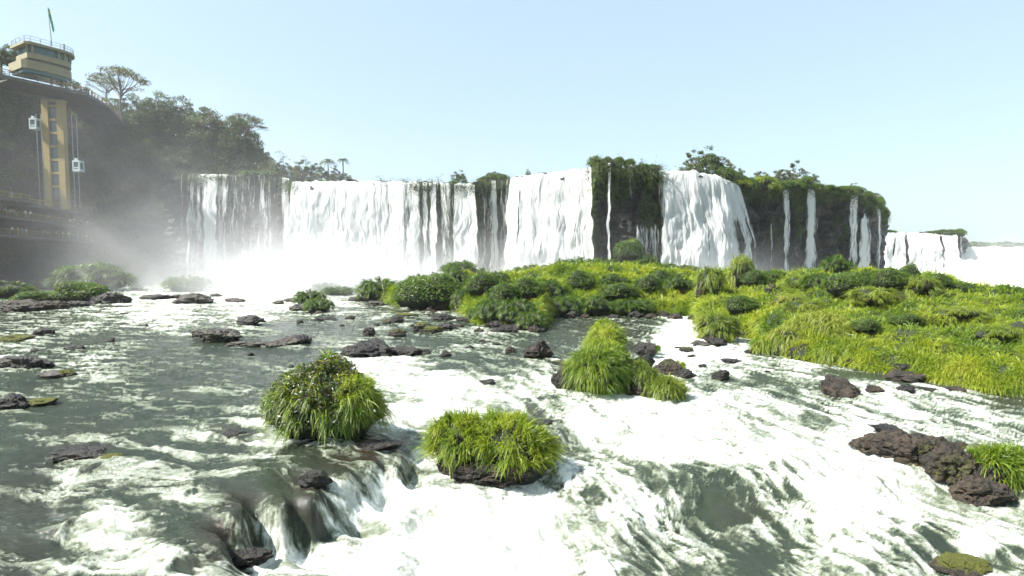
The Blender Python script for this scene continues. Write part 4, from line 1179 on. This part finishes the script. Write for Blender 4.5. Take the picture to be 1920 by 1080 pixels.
def tree_variant(seed, H=12.0, Rc=4.5, trunk=.45, flat=.7, nclump=34, per=75, leaf=.5, mat=None, crown_lo=.12):
    rg = np.random.default_rng(seed)
    parts = []
    top = np.array([rg.normal() * .5, rg.normal() * .5, H * .62])
    mid = top * .5 + rg.normal(size=3) * [.3, .3, 0]
    parts.append(tube([(0, 0, -1.5), mid * .5, mid, top], [trunk, trunk * .75, trunk * .6, trunk * .4]))
    cen = []
    for k in range(nclump):
        a = rg.uniform(0, 2 * math.pi); rr = math.sqrt(rg.uniform(.02, 1)) * Rc
        zz = H * (crown_lo + (1 - crown_lo) * (1 - .75 * (rr / Rc) ** 2) * rg.uniform(.12 if flat > .5 else .85, 1.0))
        c = np.array([math.cos(a) * rr, math.sin(a) * rr, zz]); cen.append(c)
        if k % 2 == 0:
            st_ = mid + (top - mid) * rg.uniform(.1, 1)
            m1 = st_ * .45 + c * .55 + np.array([0, 0, -.4])
            parts.append(tube([st_, m1, c], [trunk * .3, trunk * .2, trunk * .07], 5))
    cen = np.array(cen)
    cc = np.repeat(cen, per, 0)
    cr = rg.uniform(.7, 1.5, len(cen)).repeat(per)
    d = unit(rg.normal(size=(len(cc), 3)))
    rad = cr * rg.uniform(.35, 1.05, len(cc)) * Rc / 4.5
    p = cc + d * rad[:, None] * [1.15, 1.15, flat]
    V, q = leaves(p, d + [0, 0, .5], np.full(len(p), leaf), seed, .6, .8)
    var = np.clip(.6 * rg.random(len(cen)).repeat(per) + .4 * rg.random(len(cc)), 0, 1)
    tv, tq = join(parts)
    return (nm_mesh('trunk', tv, tq, mats=[M_BARK]), nm_mesh('crown', V, q, attrs={'var': np.repeat(var, 4)}, mats=[mat or M_TREE], smooth=False))
TV = [tree_variant(500 + i, 12, [4.6, 4.0, 5.2, 3.6][i], nclump=[70, 56, 80, 48][i], mat=[M_TREE, M_TREE2, M_TREE, M_TREE][i]) for i in range(4)]
TU = tree_variant(510, 13, 6.2, .4, .35, 46, 60, .38, M_TREE2, .62)
TS = [tree_variant(520 + i, 6, 2.6, .16, .7, 40, 60, .3, M_TREE2 if i else M_TREE, .1) for i in range(3)]
TB = tree_variant(530, 8, 2.6, .12, .6, 16, 14, .2, M_TREE2, .4)

def tree(pos, var, sc, label, group=None, name='tree', rot=None):
    t = thing(name, label, 'tree', pos, group)
    t.scale = (sc * random.uniform(.9, 1.1), sc * random.uniform(.9, 1.1), sc)
    t.rotation_euler = (0, 0, random.uniform(0, 6.28) if rot is None else rot)
    link('trunk', var[0], t); link('crown', var[1], t)
    return t
FORL = 'dense dark evergreen tree in the misty forest on the left cliff'
rt = np.random.default_rng(77)
def skyy(px): return np.interp(px, [-300, 0, 40, 150, 180, 240, 280, 330, 400, 450, 478, 488, 520, 545, 600, 660], [60, 84, 90, 160, 165, 175, 178, 170, 202, 212, 232, 265, 300, 312, 316, 335])
for px in list(np.arange(-250, 10, 34)) + list(np.arange(150, 560, 21)):
    for tt in (1.02, .86, .7, .5, .36):
        p_ = px + rt.uniform(-9, 9); t_ = tt + rt.uniform(-.06, .06)
        if px < 10 and tt < .9: continue
        if px > 480 and tt < .9: continue
        if px < 230 and tt > 1: continue
        x, y, z = [float(v) for v in hill(np.array(p_), np.array(t_))]
        sc = 1.0
        if tt > 1:
            hh = (float(proj(x, y, z)[1]) - skyy(p_) + rt.uniform(-6, 6)) * y / F
            sc = max(.3, min(1.5, hh / 12.2))
        else: sc = rt.uniform(.65, .95)
        tree((x, y, z - .6), TV[rt.integers(4)], sc, FORL, 'forest trees on the left cliff')
for (px, t_, sc) in [(150, .95, .8), (185, .75, .8), (205, .6, .7), (60, .55, .45), (30, .75, .5), (8, .62, .5), (15, .9, .6)]:
    x, y, z = [float(v) for v in hill(np.array(px), np.array(t_))]
    tree((x, y, z - .6), TV[rt.integers(4)], sc, 'small evergreen tree clinging to the slope around the lift tower', 'trees around the lift tower')
for (px, py, D, sc) in [(2, 132, 127, .55), (24, 128, 134, .5), (38, 126, 136, .42), (-14, 130, 124, .6)]:
    tree(at(px, py, D), TV[int(rt.integers(4))], sc, 'leafy tree rising behind the left end of the topmost terrace', 'trees behind the topmost terrace')
p = at(228, 222, 158); tree(p, TU, 1.04, 'spreading flat topped tree standing against the sky beside the viewing terrace', rot=.4)
p = at(198, 205, 166); tree(p, TU, .72, 'lower flat topped tree behind the spreading one', rot=2)
p = at(458, 290, 160); tree(p, TU, .85, 'airy tree with sky showing through at the end of the forest', rot=1.1)
for k, (px, py, D, sc, vi) in enumerate([(532, 326, 150, .95, 'B'), (548, 338, 152, .95, 0), (566, 340, 150, .95, 1), (585, 340, 152, 1.0, 0), (602, 341, 150, .8, 2), (630, 342, 150, .7, 1), (617, 342, 152, .6, 0), (645, 342, 152, .5, 2), (574, 322, 156, .7, 'B'), (655, 340, 140, .3, 2), (520, 330, 150, .8, 0), (505, 330, 152, .9, 1)]):
    v = TB if vi == 'B' else TS[vi]
    tree(at(px, py, D), v, sc, 'small tree in the thicket above the left end of the main curtain' if vi != 'B' else 'thin bare limbed tree poking above the thicket', 'thicket above the main curtain', 'tree')
for (px, py, D, sc, vi, lb) in [(860, 350, 122, .65, 0, 'feathery small tree left of the mossy wall top'), (930, 345, 122, .5, 2, 'low spreading tree over the mossy wall'), (915, 345, 121, .4, 1, 'little tree beside the low spreading one'),
        (990, 333, 115, .3, 1, 'tiny dark treetop over the left of the central curtain'), (1296, 334, 114, .95, 1, 'grey green tree at the left of the crest grove'), (1322, 338, 114, 1.3, 0, 'tallest green tree of the crest grove right of the second fall'),
        (1350, 342, 115, 1.05, 2, 'bushy tree at the right of the crest grove'), (1380, 350, 118, .8, 0, 'small tree on the shoulder of the right cliff'), (1428, 356, 132, .75, 2, 'grey leafed small tree on the right cliff'),
        (1455, 356, 134, .65, 1, 'low bushy tree on the right cliff'), (1490, 352, 138, .92, 1, 'round crowned olive tree on the right cliff'), (1520, 354, 140, .65, 0, 'small round tree right of the olive one'), (1470, 352, 140, .75, 2, 'brownish twiggy tree left of the olive one'),
        (1600, 366, 150, .5, 0, 'low tree at the right end of the cliff'), (1640, 385, 156, .5, 2, 'bushy tree drooping over the right corner')]:
    tree(at(px, py, D), TS[vi], sc * D / 118, lb)

def palm(px, py, D, h, label, sc=1.0):
    base = at(px, py, D); t = thing('palm_tree', label, 'palm', base)
    path = [(0, 0, -.5), (.1, 0, h * .5), (.05, 0, h)]
    v, q = tube(path, [.2, .15, .12]); link('trunk', nm_mesh('trunk', v, q, mats=[M_BARK]), t)
    rg = np.random.default_rng(int(px))
    Vs, Qs, o = [], [], 0
    for k in range(16):
        a = k / 16 * 6.28 + rg.uniform(-.2, .2); el = rg.uniform(.1, 1.1)
        L = 2.1 * sc
        dirv = np.array([math.cos(a) * math.cos(el), math.sin(a) * math.cos(el), math.sin(el)])
        n = 22
        ts = np.linspace(.12, 1, n)
        c = np.array([.05, 0, h]) + dirv * (ts * L)[:, None] - np.array([0, 0, 1]) * (ts ** 2 * L * .75)[:, None]
        side = unit(np.cross(dirv, [0, 0, 1.0]))
        for sgn in (-1, 1):
            rt_ = c; d = unit(np.tile(side * sgn, (n, 1)) * 1.0 + dirv * .5 - np.array([0, 0, .35]))
            vv, qq, tt, m = blades(rt_, d, np.full(n, .55 * sc), np.full(n, .11), np.full(n, .5), 2, k)
            Vs.append(vv); Qs.append(np.concatenate([qq + o, np.stack([tt[:, 0], tt[:, 1], tt[:, 2], tt[:, 2]], 1)[:0] + o])); o += len(vv)
    V = np.concatenate(Vs)
    link('fronds', nm_mesh('fronds', V, np.concatenate(Qs), attrs={'var': rg.random(len(V)) * .6 + .2}, mats=[M_TREE], smooth=False), t)
palm(615, 334, 150, 4.3, 'palm with drooping crown left of the taller slim palm', 1.25)
palm(643, 336, 150, 5.0, 'slim palm with narrow crown at the end of the thicket', .85)

# distant forest on the horizon
def distant_forest():
    rg = np.random.default_rng(33)
    n = 30000
    px = rg.uniform(1700, 2500, n)
    top = 455 + 2.5 * fbm(px / 26, px * 0, 4, 230)
    y = top + rg.random(n) * 16
    D = 390 + rg.uniform(-12, 12, n)
    c = np.stack([(px - 960) / F * D, D, CZ + (HZ - y) / F * D], 1)
    V, q = leaves(c, np.tile([0, -.4, .8], (n, 1)), np.full(n, 1.6), 8, .7, .8)
    link('distant_forest', nm_mesh('distant_forest', V, q, attrs={'var': np.repeat(rg.random(n), 4)}, mats=[M_TREE], smooth=False), kind='stuff', label='hazy line of far forest above the white sloping water at right', cat='forest')
    X = np.linspace(230, 620, 60); Z = np.linspace(-2, 12, 6)
    xx, zz = np.meshgrid(X, Z)
    link('hill', nm_mesh('hill', np.stack([xx, 396 + zz * 1.2, zz], -1).reshape(-1, 3), grid_quads(6, 60), attrs={'moss': np.full(xx.size, .8)}, mats=[M_CLIFF]), kind='structure')
distant_forest()

# ------------------------------------------------------------------ lift tower, terrace building, decks
M_YEL = m_plain('yellow_plaster', (.26, .19, .065), .75, .18, .8)
M_CREAM = m_plain('cream_concrete', (.21, .185, .11), .8, .2, .8)
M_CONC = m_plain('dark_concrete', (.09, .085, .075), .9, .35, .7)
M_RAIL = m_plain('yellow_rail', (.20, .16, .045), .5, .1, 3)
M_GREY = m_plain('grey_metal', (.22, .24, .25), .45, .1, 3, .3)
M_WHITE = m_plain('white_metal', (.42, .46, .46), .45, .06, 3)
gb = NB('window_glass'); M_GLASS = gb.surf(gb.bsdf(Base_Color=(.05, .07, .075, 1), Roughness=.08, Metallic=0.0, IOR=1.5))
gb = NB('teal_glass'); M_TEAL = gb.surf(gb.bsdf(Base_Color=(.05, .10, .10, 1), Roughness=.12))

def box(c, s, rz=0.0):
    v = np.array([(x, y, z) for z in (-.5, .5) for x, y in ((-.5, -.5), (.5, -.5), (.5, .5), (-.5, .5))]) * np.array(s)
    cr_, sr = math.cos(rz), math.sin(rz)
    v = v @ np.array([[cr_, sr, 0], [-sr, cr_, 0], [0, 0, 1]]) + np.array(c)
    q = np.array([(0, 3, 2, 1), (4, 5, 6, 7), (0, 1, 5, 4), (1, 2, 6, 5), (2, 3, 7, 6), (3, 0, 4, 7)])
    return v, q
def prism(poly, z0, z1):
    n = len(poly); p = np.array(poly, float)
    V = np.concatenate([np.c_[p, np.full(n, z0)], np.c_[p, np.full(n, z1)]])
    bm = bmesh.new(); vs = [bm.verts.new(v) for v in V]
    bm.faces.new(vs[:n][::-1]); bm.faces.new(vs[n:])
    for i in range(n): bm.faces.new((vs[i], vs[(i + 1) % n], vs[n + (i + 1) % n], vs[n + i]))
    return bm
def part_bm(name, bm, mat, parent, **k):
    bmesh.ops.recalc_face_normals(bm, faces=bm.faces)
    me = bpy.data.meshes.new(name); bm.to_mesh(me); bm.free(); me.materials.append(mat)
    return link(name, me, parent, **k)
def part(name, shapes, mat, parent, **k):
    v, q = join(shapes); return link(name, nm_mesh(name, v, q, mats=[mat], smooth=False), parent, **k)

# lift tower
TD = 131.0
tw = at(105.5, 396, TD); X0 = tw[0]; zb = at(105.5, 390, TD)[2] - .3
zt = at(105, 190, TD)[2]
tower = thing('lift_tower', 'tall yellow lift tower with a central column of windows on the left cliff', 'tower', (X0, TD, zb))
H_ = zt - zb
side_w = 1.9
for sgn in (-1, 1):
    part('wall', [box((sgn * 1.7, .6, H_ / 2), (1.45, 1.2, H_))], M_YEL, tower)
part('core', [box((0, 1.2, H_ / 2), (1.95, 1.0, H_ - .1))], M_CONC, tower)
nw = 7
hh = (H_ - 3.2) / nw
for k in range(nw):
    z_ = 2.2 + k * hh + hh / 2
    part('window', [box((0, .6, z_), (1.86, .2, hh - .7))], M_GLASS, tower)
    part('lintel', [box((0, .45, z_ + hh / 2), (1.88, .5, .5))], M_YEL, tower)
part('cap', [box((0, .7, H_ + .2), (5.0, 1.5, .4))], M_CREAM, tower)
for sgn, nm_ in ((-1, 'rail'), (1, 'rail')):
    part('guide_rail', [box((sgn * 3.5, 1.2, H_ / 2 - 1), (.14, .14, H_ - 3)), box((sgn * 4.6, 1.2, H_ / 2 - 1), (.14, .14, H_ - 3))], M_GREY, tower)
for (px, py, lb) in [(66, 233, 'white glazed lift cabin high on the left side of the tower'), (147, 312, 'white glazed lift cabin halfway down the right side of the tower')]:
    c = at(px, py, TD - .5)
    cab = thing('lift_cabin', lb, 'lift cabin', c)
    fr = []
    w, h, dpt = 1.6, 2.4, 1.5
    for sx in (-1, 1):
        for sy in (-1, 1): fr.append(box((sx * (w / 2 - .12), sy * (dpt / 2 - .12), 0), (.26, .26, h - .6)))
    fr += [box((0, 0, h / 2 - .12), (w, dpt, .38)), box((0, 0, -h / 2 + .25), (w, dpt, .55)), box((0, -dpt / 2 + .1, -.35), (w - .5, .16, .22)), box((-.4, 0, h / 2 + .35), (.5, .5, .6))]
    part('frame', fr, M_WHITE, cab)
    part('glass', [box((0, 0, 0), (w - .35, dpt - .35, h - .8))], M_TEAL, cab)

# terrace building
P0 = np.array([at(42, 100, 119.5)[0], 119.5]); P1 = np.array([at(146, 120, 128)[0], 128.0])
def outline(p0, p1, back=6.0, r=1.0, grow=0.0):
    p0 = np.array(p0); p1 = np.array(p1); d = unit(p1 - p0); n = np.array([-d[1], d[0]])
    if n[0] > 0: n = -n
    p0 = p0 - d * grow - n * grow; p1 = p1 + d * grow - n * grow; back = back + 2 * grow
    pts = [p0 + n * back * .12, p0 + d * .7]
    m = .62
    pts.append(p0 + (p1 - p0) * m)
    c = p0 + (p1 - p0) * m
    L = np.linalg.norm(p1 - p0) * (1 - m)
    for k in range(1, 9):
        a = k / 8 * math.pi / 2
        pts.append(c + d * L * math.sin(a) + n * back * .55 * (1 - math.cos(a)))
    pts.append(p1 + n * back); pts.append(p0 + n * back)
    return pts
bld = thing('terrace_building', 'yellow rounded lookout building with flat railed roof on top of the left cliff', 'building', (P0[0], P0[1], 45))
def rel(pts): return [(p[0] - P0[0], p[1] - P0[1]) for p in pts]
Q0 = np.array([at(53, 90, 120)[0], 120.0]); Q1 = np.array([at(144, 110, 127.5)[0], 127.5])
zd = at(60, 148, 121)[2]                        # terrace floor
z = lambda py, D=120.5: at(50, py, D)[2] - 45
part_bm('lower_glazing', prism(rel(outline(P0, P1, 7, grow=-.4)), z(134), z(128)), M_TEAL, bld)
part_bm('wall', prism(rel(outline(P0, P1, 7)), z(128), z(112)), M_CREAM, bld)
part_bm('neck', prism(rel(outline(Q0, Q1, 6, grow=-.5)), z(112), z(108)), M_CONC, bld)
part_bm('parapet', prism(rel(outline(Q0, Q1, 6)), z(108), z(98)), M_CREAM, bld)
part_bm('glazing', prism(rel(outline(Q0, Q1, 6, grow=-.25)), z(98), z(84)), M_TEAL, bld)
part_bm('roof', prism(rel(outline(Q0, Q1, 6, grow=.7)), z(84), z(79.5)), M_CREAM, bld)
oq = rel(outline(Q0, Q1, 6, grow=-.05))
for k in (0, 1, 2, 4, 7, 10):
    part('mullion', [box((oq[k][0], oq[k][1], (z(98) + z(84)) / 2), (.35, .35, z(84) - z(98)), .5)], M_CREAM, bld)
ro = rel(outline(Q0, Q1, 6, grow=.5)); rl = []
zr = z(79.5)
for k in range(len(ro)):
    a, b_ = np.array(ro[k]), np.array(ro[(k + 1) % len(ro)])
    L = np.linalg.norm(b_ - a); n = max(1, int(L / 1.6))
    for j in range(n):
        pnt = a + (b_ - a) * j / n
        rl.append(box((*pnt, zr + .55), (.07, .07, 1.1)))
    an = math.atan2(*(b_ - a)[::-1])
    for hz in (.55, 1.1):
        rl.append(box((*((a + b_) / 2), zr + hz), (L, .06, .06), an))
part('roof_railing', rl, M_GREY, bld)
part('vent_pipe', [box((ro[4][0] - 1.2, ro[4][1] + .6, zr + .9), (.3, .3, 1.8))], M_GREY, bld)

# flag
fb = at(97, 82, 124); flag = thing('flagpole', 'slim pole with a limp green flag on the roof of the lookout building', 'flagpole', fb)
v, q = tube([(0, 0, -.5), (-.25, 0, 4), (-.5, 0, 7.6)], [.09, .07, .05], 8); link('pole', nm_mesh('pole', v, q, mats=[M_GREY]), flag)
gy, gx = np.meshgrid(np.linspace(0, 1, 26), np.linspace(0, 1, 14), indexing='ij')
fx = -.45 + gy * .95 + gx * .35 * (1 - gy) + .10 * np.sin(gx * 9 + gy * 3); fz = 7.4 - gy * 4.3 - gx * .7; fy = .22 * np.sin(gx * 12 + gy * 2)
b = NB('flag_cloth')
fc = b.ramp(b.noise(b.pos(), .9, 2), [(.4, (.05, .22, .10)), (.55, (.10, .30, .12)), (.62, (.45, .45, .12))])
M_FLAG = b.surf(b.bsdf(Base_Color=fc, Roughness=.8))
link('flag', nm_mesh('flag', np.stack([fx, fy, fz], -1).reshape(-1, 3), grid_quads(26, 14), mats=[M_FLAG]), flag)

def deck(label, line, width=5.0, slab=.5, rail_mat=None, wall=0.0):
    """line: rail-top polyline [(px,py,D)...]"""
    pts = np.array([at(a, b_, D) for a, b_, D in line]); base = pts[0].copy(); base[2] -= 1.1
    t = thing('viewing_deck', label, 'viewing deck', base)
    sl, rl, parts_ = [], [], []
    for a, b_ in zip(pts[:-1], pts[1:]):
        d = b_ - a; L = np.linalg.norm(d[:2]); u = d[:2] / L; n = np.array([-u[1], u[0]])
        if n[0] > 0: n = -n
        z0, z1 = a[2] - 1.1, b_[2] - 1.1
        V = []
        for (p_, zz) in ((a, z0), (b_, z1)):
            for off in (0, width):
                for dz in (-slab, 0):
                    V.append([*(p_[:2] + n * off), zz + dz])
        V = np.array(V) - base
        q = np.array([(0, 1, 5, 4), (1, 3, 7, 5), (3, 2, 6, 7), (2, 0, 4, 6), (0, 2, 3, 1), (4, 5, 7, 6)])
        sl.append((V, q))
        m = max(1, int(L / 2.2))
        for j in range(m + 1):
            c = a + d * j / m; c = c - base; c[:2] += n * .12
            rl.append(box((c[0], c[1], c[2] - .55), (.09, .09, 1.1)))
        for hz, th in ((0, .16), (-.4, .07), (-.75, .07)):
            A = np.array([*(a[:2] + n * .12), a[2] + hz]) - base; B = np.array([*(b_[:2] + n * .12), b_[2] + hz]) - base
            v, q = tube([A, B], [th * .6, th * .6], 6); rl.append((v, q))
    part('slab', sl, M_CONC, t)
    part('railing', rl, M_RAIL, t)
    return pts
def stay(name): pass
DK = {
 'top': deck('topmost terrace under the lookout building with yellow railing', [(-60, 112, 113), (18, 132, 120), (165, 166, 132.6), (205, 190, 146), (232, 222, 158)], 9, .7),
 'upper': deck('short upper deck at the left edge below the lift tower', [(-80, 345, 108), (0, 358, 115), (57, 366, 122)], 6, .6),
 'walk': deck('walkway passing the foot of the lift tower', [(57, 373, 122), (130, 383, 134), (182, 391, 146)], 6, .5),
 'middle': deck('middle deck crowded with visitors at its left end', [(-80, 383, 108), (0, 392, 115), (90, 405, 127), (165, 417, 145), (200, 424, 152)], 7, .5),
 'lowest': deck('lowest and longest deck lined with visitors', [(-80, 421, 106), (0, 428, 114), (70, 434, 124), (140, 440, 138), (212, 450, 154)], 6, .5)}

# ------------------------------------------------------------------ visitors
def cloth(name, c): return m_plain(name, c, .85, .1, 6)
M_SKIN = cloth('skin', (.38, .22, .15)); M_HAIR = cloth('hair', (.03, .02, .015)); M_TRO = [cloth('dark_trousers', (.03, .035, .06)), cloth('khaki_trousers', (.25, .2, .13))]
SHIRT = [('white', cloth('white_cotton', (.8, .8, .78))), ('red', cloth('red_cotton', (.5, .06, .04))), ('blue', cloth('blue_cotton', (.06, .25, .5))), ('black', cloth('black_cotton', (.03, .03, .03))), ('grey', cloth('grey_cotton', (.35, .35, .35))), ('yellow', cloth('yellow_cotton', (.65, .5, .08)))]
def person_mesh(pose):
    j = {'pelvis': (0, 0, .95, .15), 'waist': (0, 0, 1.10, .135), 'chest': (0, .0, 1.32, .165), 'neck': (0, 0, 1.50, .06), 'chin': (0, -.01, 1.57, .075), 'head': (0, -.01, 1.66, .098), 'crown': (0, 0, 1.72, .07)}
    e = [('pelvis', 'waist'), ('waist', 'chest'), ('chest', 'neck'), ('neck', 'chin'), ('chin', 'head'), ('head', 'crown')]
    for s, n in ((-1, 'l'), (1, 'r')):
        j['hip' + n] = (s * .10, 0, .88, .10); j['knee' + n] = (s * .12, -.02, .50, .066); j['ank' + n] = (s * .13, .02, .09, .042); j['toe' + n] = (s * .15, -.16, .04, .035)
        j['sh' + n] = (s * .19, 0, 1.42, .062)
        if pose == 0: j['el' + n] = (s * .26, .03, 1.14, .045); j['wr' + n] = (s * .25, -.06, .90, .032); j['ha' + n] = (s * .24, -.09, .80, .035)
        elif pose == 1: j['el' + n] = (s * .27, -.08, 1.17, .045); j['wr' + n] = (s * .22, -.32, 1.12, .032); j['ha' + n] = (s * .20, -.40, 1.12, .035)
        else: j['el' + n] = (s * .24, -.22, 1.28, .045); j['wr' + n] = (s * .08, -.34, 1.52, .032); j['ha' + n] = (s * .05, -.36, 1.60, .035)
        e += [('pelvis', 'hip' + n), ('hip' + n, 'knee' + n), ('knee' + n, 'ank' + n), ('ank' + n, 'toe' + n), ('chest', 'sh' + n), ('sh' + n, 'el' + n), ('el' + n, 'wr' + n), ('wr' + n, 'ha' + n)]
    k = list(j); me = bpy.data.meshes.new('person'); me.from_pydata([j[a][:3] for a in k], [(k.index(a), k.index(b_)) for a, b_ in e], [])
    o = bpy.data.objects.new('person', me); C.objects.link(o)
    md = o.modifiers.new('s', 'SKIN')
    for i, a in enumerate(k): me.skin_vertices[0].data[i].radius = (j[a][3], j[a][3] * (.8 if a in ('chest', 'waist', 'pelvis') else 1))
    me.skin_vertices[0].data[0].use_root = True
    o.modifiers.new('d', 'SUBSURF').levels = 1
    dg = bpy.context.evaluated_depsgraph_get(); r = bpy.data.meshes.new_from_object(o.evaluated_get(dg))
    bpy.data.objects.remove(o)
    return r
def dress(me, shirt, tro):
    m = me.copy(); m.materials.clear()
    for x in (M_SKIN, shirt, tro, M_HAIR): m.materials.append(x)
    for f in m.polygons:
        c = f.center
        i = 0
        if c.z < .97 and abs(c.x) < .21: i = 2
        elif c.z < 1.5 and (abs(c.x) < .21 or c.z > 1.2) and c.y > -.25: i = 1
        if c.z > 1.70 or (c.z > 1.56 and c.y > .02): i = 3
        f.material_index = i; f.use_smooth = True
    return m
PM = [person_mesh(k) for k in range(3)]
PV = {(p_, s): dress(PM[p_], SHIRT[s][1], M_TRO[(p_ + s) % 2]) for p_ in range(3) for s in range(6)}
DN = {'top': 'topmost terrace', 'upper': 'short upper deck', 'walk': 'walkway by the tower foot', 'middle': 'middle deck', 'lowest': 'lowest deck'}
rp = np.random.default_rng(5)
def crowd(dk, ranges):
    pts = DK[dk]; ppx = [float(proj(*p_)[0]) for p_ in pts]
    for (a, b_, n) in ranges:
        for k in range(n):
            px = a + (b_ - a) * (k + rp.uniform(.1, .9)) / n
            i = max(0, min(len(pts) - 2, int(np.searchsorted(ppx, px)) - 1))
            f = (px - ppx[i]) / (ppx[i + 1] - ppx[i])
            d = pts[i + 1] - pts[i]; u = d[:2] / np.linalg.norm(d[:2]); nn = np.array([-u[1], u[0]])
            if nn[0] > 0: nn = -nn
            p_ = pts[i] + d * f; dist = rp.choice([.5, .6, 1.2, 2.0])
            s = int(rp.choice([0, 0, 0, 1, 2, 3, 4, 4, 5])); ps = int(rp.integers(3))
            o = link('person', PV[(ps, s)], None, 'visitor in a %s shirt standing on the %s' % (SHIRT[s][0], DN[dk]), 'person', '%s shirted visitors on the %s' % (SHIRT[s][0], DN[dk]), None,
                     (p_[0] + nn[0] * dist, p_[1] + nn[1] * dist, p_[2] - 1.1))
            o.rotation_euler = (0, 0, math.atan2(nn[1], nn[0]) + math.pi + math.pi / 2 + rp.uniform(-.5, .5))
            sc = rp.uniform(.93, 1.08); o.scale = (sc, sc, sc)
crowd('top', [(90, 130, 7), (150, 228, 16)])
crowd('upper', [(38, 42, 1)])
crowd('middle', [(2, 62, 12), (72, 78, 1), (98, 112, 3), (140, 196, 9)])
crowd('lowest', [(25, 60, 4), (90, 125, 4), (125, 202, 20)])

# bird over the crest
bp = at(1238, 313, 104)
bird = thing('bird', 'dark bird flying low over the brink of the second big fall', 'bird', bp)
v, q = tube([(-.42, 0, -.10), (-.30, 0, -.07), (0, 0, 0), (.22, 0, .06), (.32, 0, .12), (.40, 0, .12)], [.02, .06, .11, .08, .055, .012], 8)
wv = []
for sgn in (-1, 1):
    g, h = np.meshgrid(np.linspace(0, 1, 7), np.linspace(0, 1, 4), indexing='ij')
    wx = .15 - h * .34 * (1 - .55 * g) - g * .1 + .12 * sgn * g; wy = sgn * g * .75; wz = .05 + .33 * g - .1 * g * g + 0 * h
    vv = np.stack([wx, wy, wz], -1).reshape(-1, 3); wv.append((vv, grid_quads(7, 4)))
    wv.append((vv - [0, 0, .02], grid_quads(7, 4)[:, ::-1]))
M_BIRD = cloth('bird_feathers', (.025, .022, .02))
V_, Q_ = join([(v, q)] + wv)
link('body', nm_mesh('body', V_, Q_, mats=[M_BIRD]), bird)
bird.rotation_euler = (.5, -.35, .4)

# ------------------------------------------------------------------ spray and air
def closed_box(name, lo, hi, mat, label, cat):
    c = [(a + b_) / 2 for a, b_ in zip(lo, hi)]; s = [b_ - a for a, b_ in zip(lo, hi)]
    v, q = box((0, 0, 0), s)
    return link(name, nm_mesh(name, v, q, mats=[mat], smooth=False), None, label, cat, None, 'stuff', c)
def m_vol(name, col, dens, aniso=.3):
    b = NB(name)
    v = b.n('VolumePrincipled', {'Color': (*col, 1), 'Density': dens, 'Anisotropy': aniso}).outputs[0]
    b.t.links.new(v, b.out.inputs['Volume']); return b.m
closed_box('haze', (-330, -40, -4), (640, 470, 95), m_vol('air', (.93, .97, 1.0), .00013), 'thin pale air over the river and the falls', 'haze')

def m_spray2():
    return m_spray([(235, 250, 50, 40, 9, .012), (310, 290, 60, 50, 12, .012)])
def m_spray(blobs=None):
    b = NB('spray')
    p = b.pos()
    sx = b.n('SeparateXYZ', {0: p})
    x, y, z_ = sx.outputs[0], sx.outputs[1], sx.outputs[2]
    def gauss(cx, cy, rx, ry, hz, k, zz0=0.0):
        a = b.math('POWER', b.math('ABSOLUTE', b.math('MULTIPLY', b.math('SUBTRACT', x, cx), 1 / rx)), 2.0)
        c = b.math('POWER', b.math('ABSOLUTE', b.math('MULTIPLY', b.math('SUBTRACT', y, cy), 1 / ry)), 2.0)
        e = b.math('POWER', b.math('ABSOLUTE', b.math('MULTIPLY', b.math('SUBTRACT', z_, zz0), 1 / hz)), 1.5)
        return b.math('MULTIPLY', b.math('EXPONENT', b.math('MULTIPLY', b.math('ADD', a, b.math('ADD', c, e)), -1.0)), k)
    blobs = blobs or [(-38, 111, 18, 7, 5.6, .30), (-18, 109, 20, 7, 5.0, .26), (4, 101, 12, 6, 4.5, .20), (-60, 122, 22, 13, 12, .030), (-85, 122, 26, 16, 26, .0115), (-52, 128, 13, 9, 9, .045), (34, 100, 13, 5, 5, .09), (-38, 113, 22, 4, 15, .035), (4, 103, 12, 4, 12, .03)]
    s = None
    for g in blobs:
        v = gauss(*g); s = v if s is None else b.math('ADD', s, v)
    nz = b.noise(p, .075, 3, .55, .6)
    s = b.math('MULTIPLY', s, b.math('MAXIMUM', b.math('MULTIPLY_ADD', nz, 3.6, -1.0), .05))
    v = b.n('VolumePrincipled', {'Color': (.96, .98, 1, 1), 'Density': s, 'Anisotropy': .35}).outputs[0]
    b.t.links.new(v, b.out.inputs['Volume']); return b.m
MS = m_spray()
closed_box('spray', (150, 175, -1.3), (430, 365, 34), m_spray2(), 'spray drifting over the sloping white water at the right edge', 'spray')
closed_box('spray', (-135, 88, -1.4), (60, 146, 46), MS, 'drifting white spray rising from the foot of the falls', 'spray')
S.cycles.volume_step_rate = 0.5
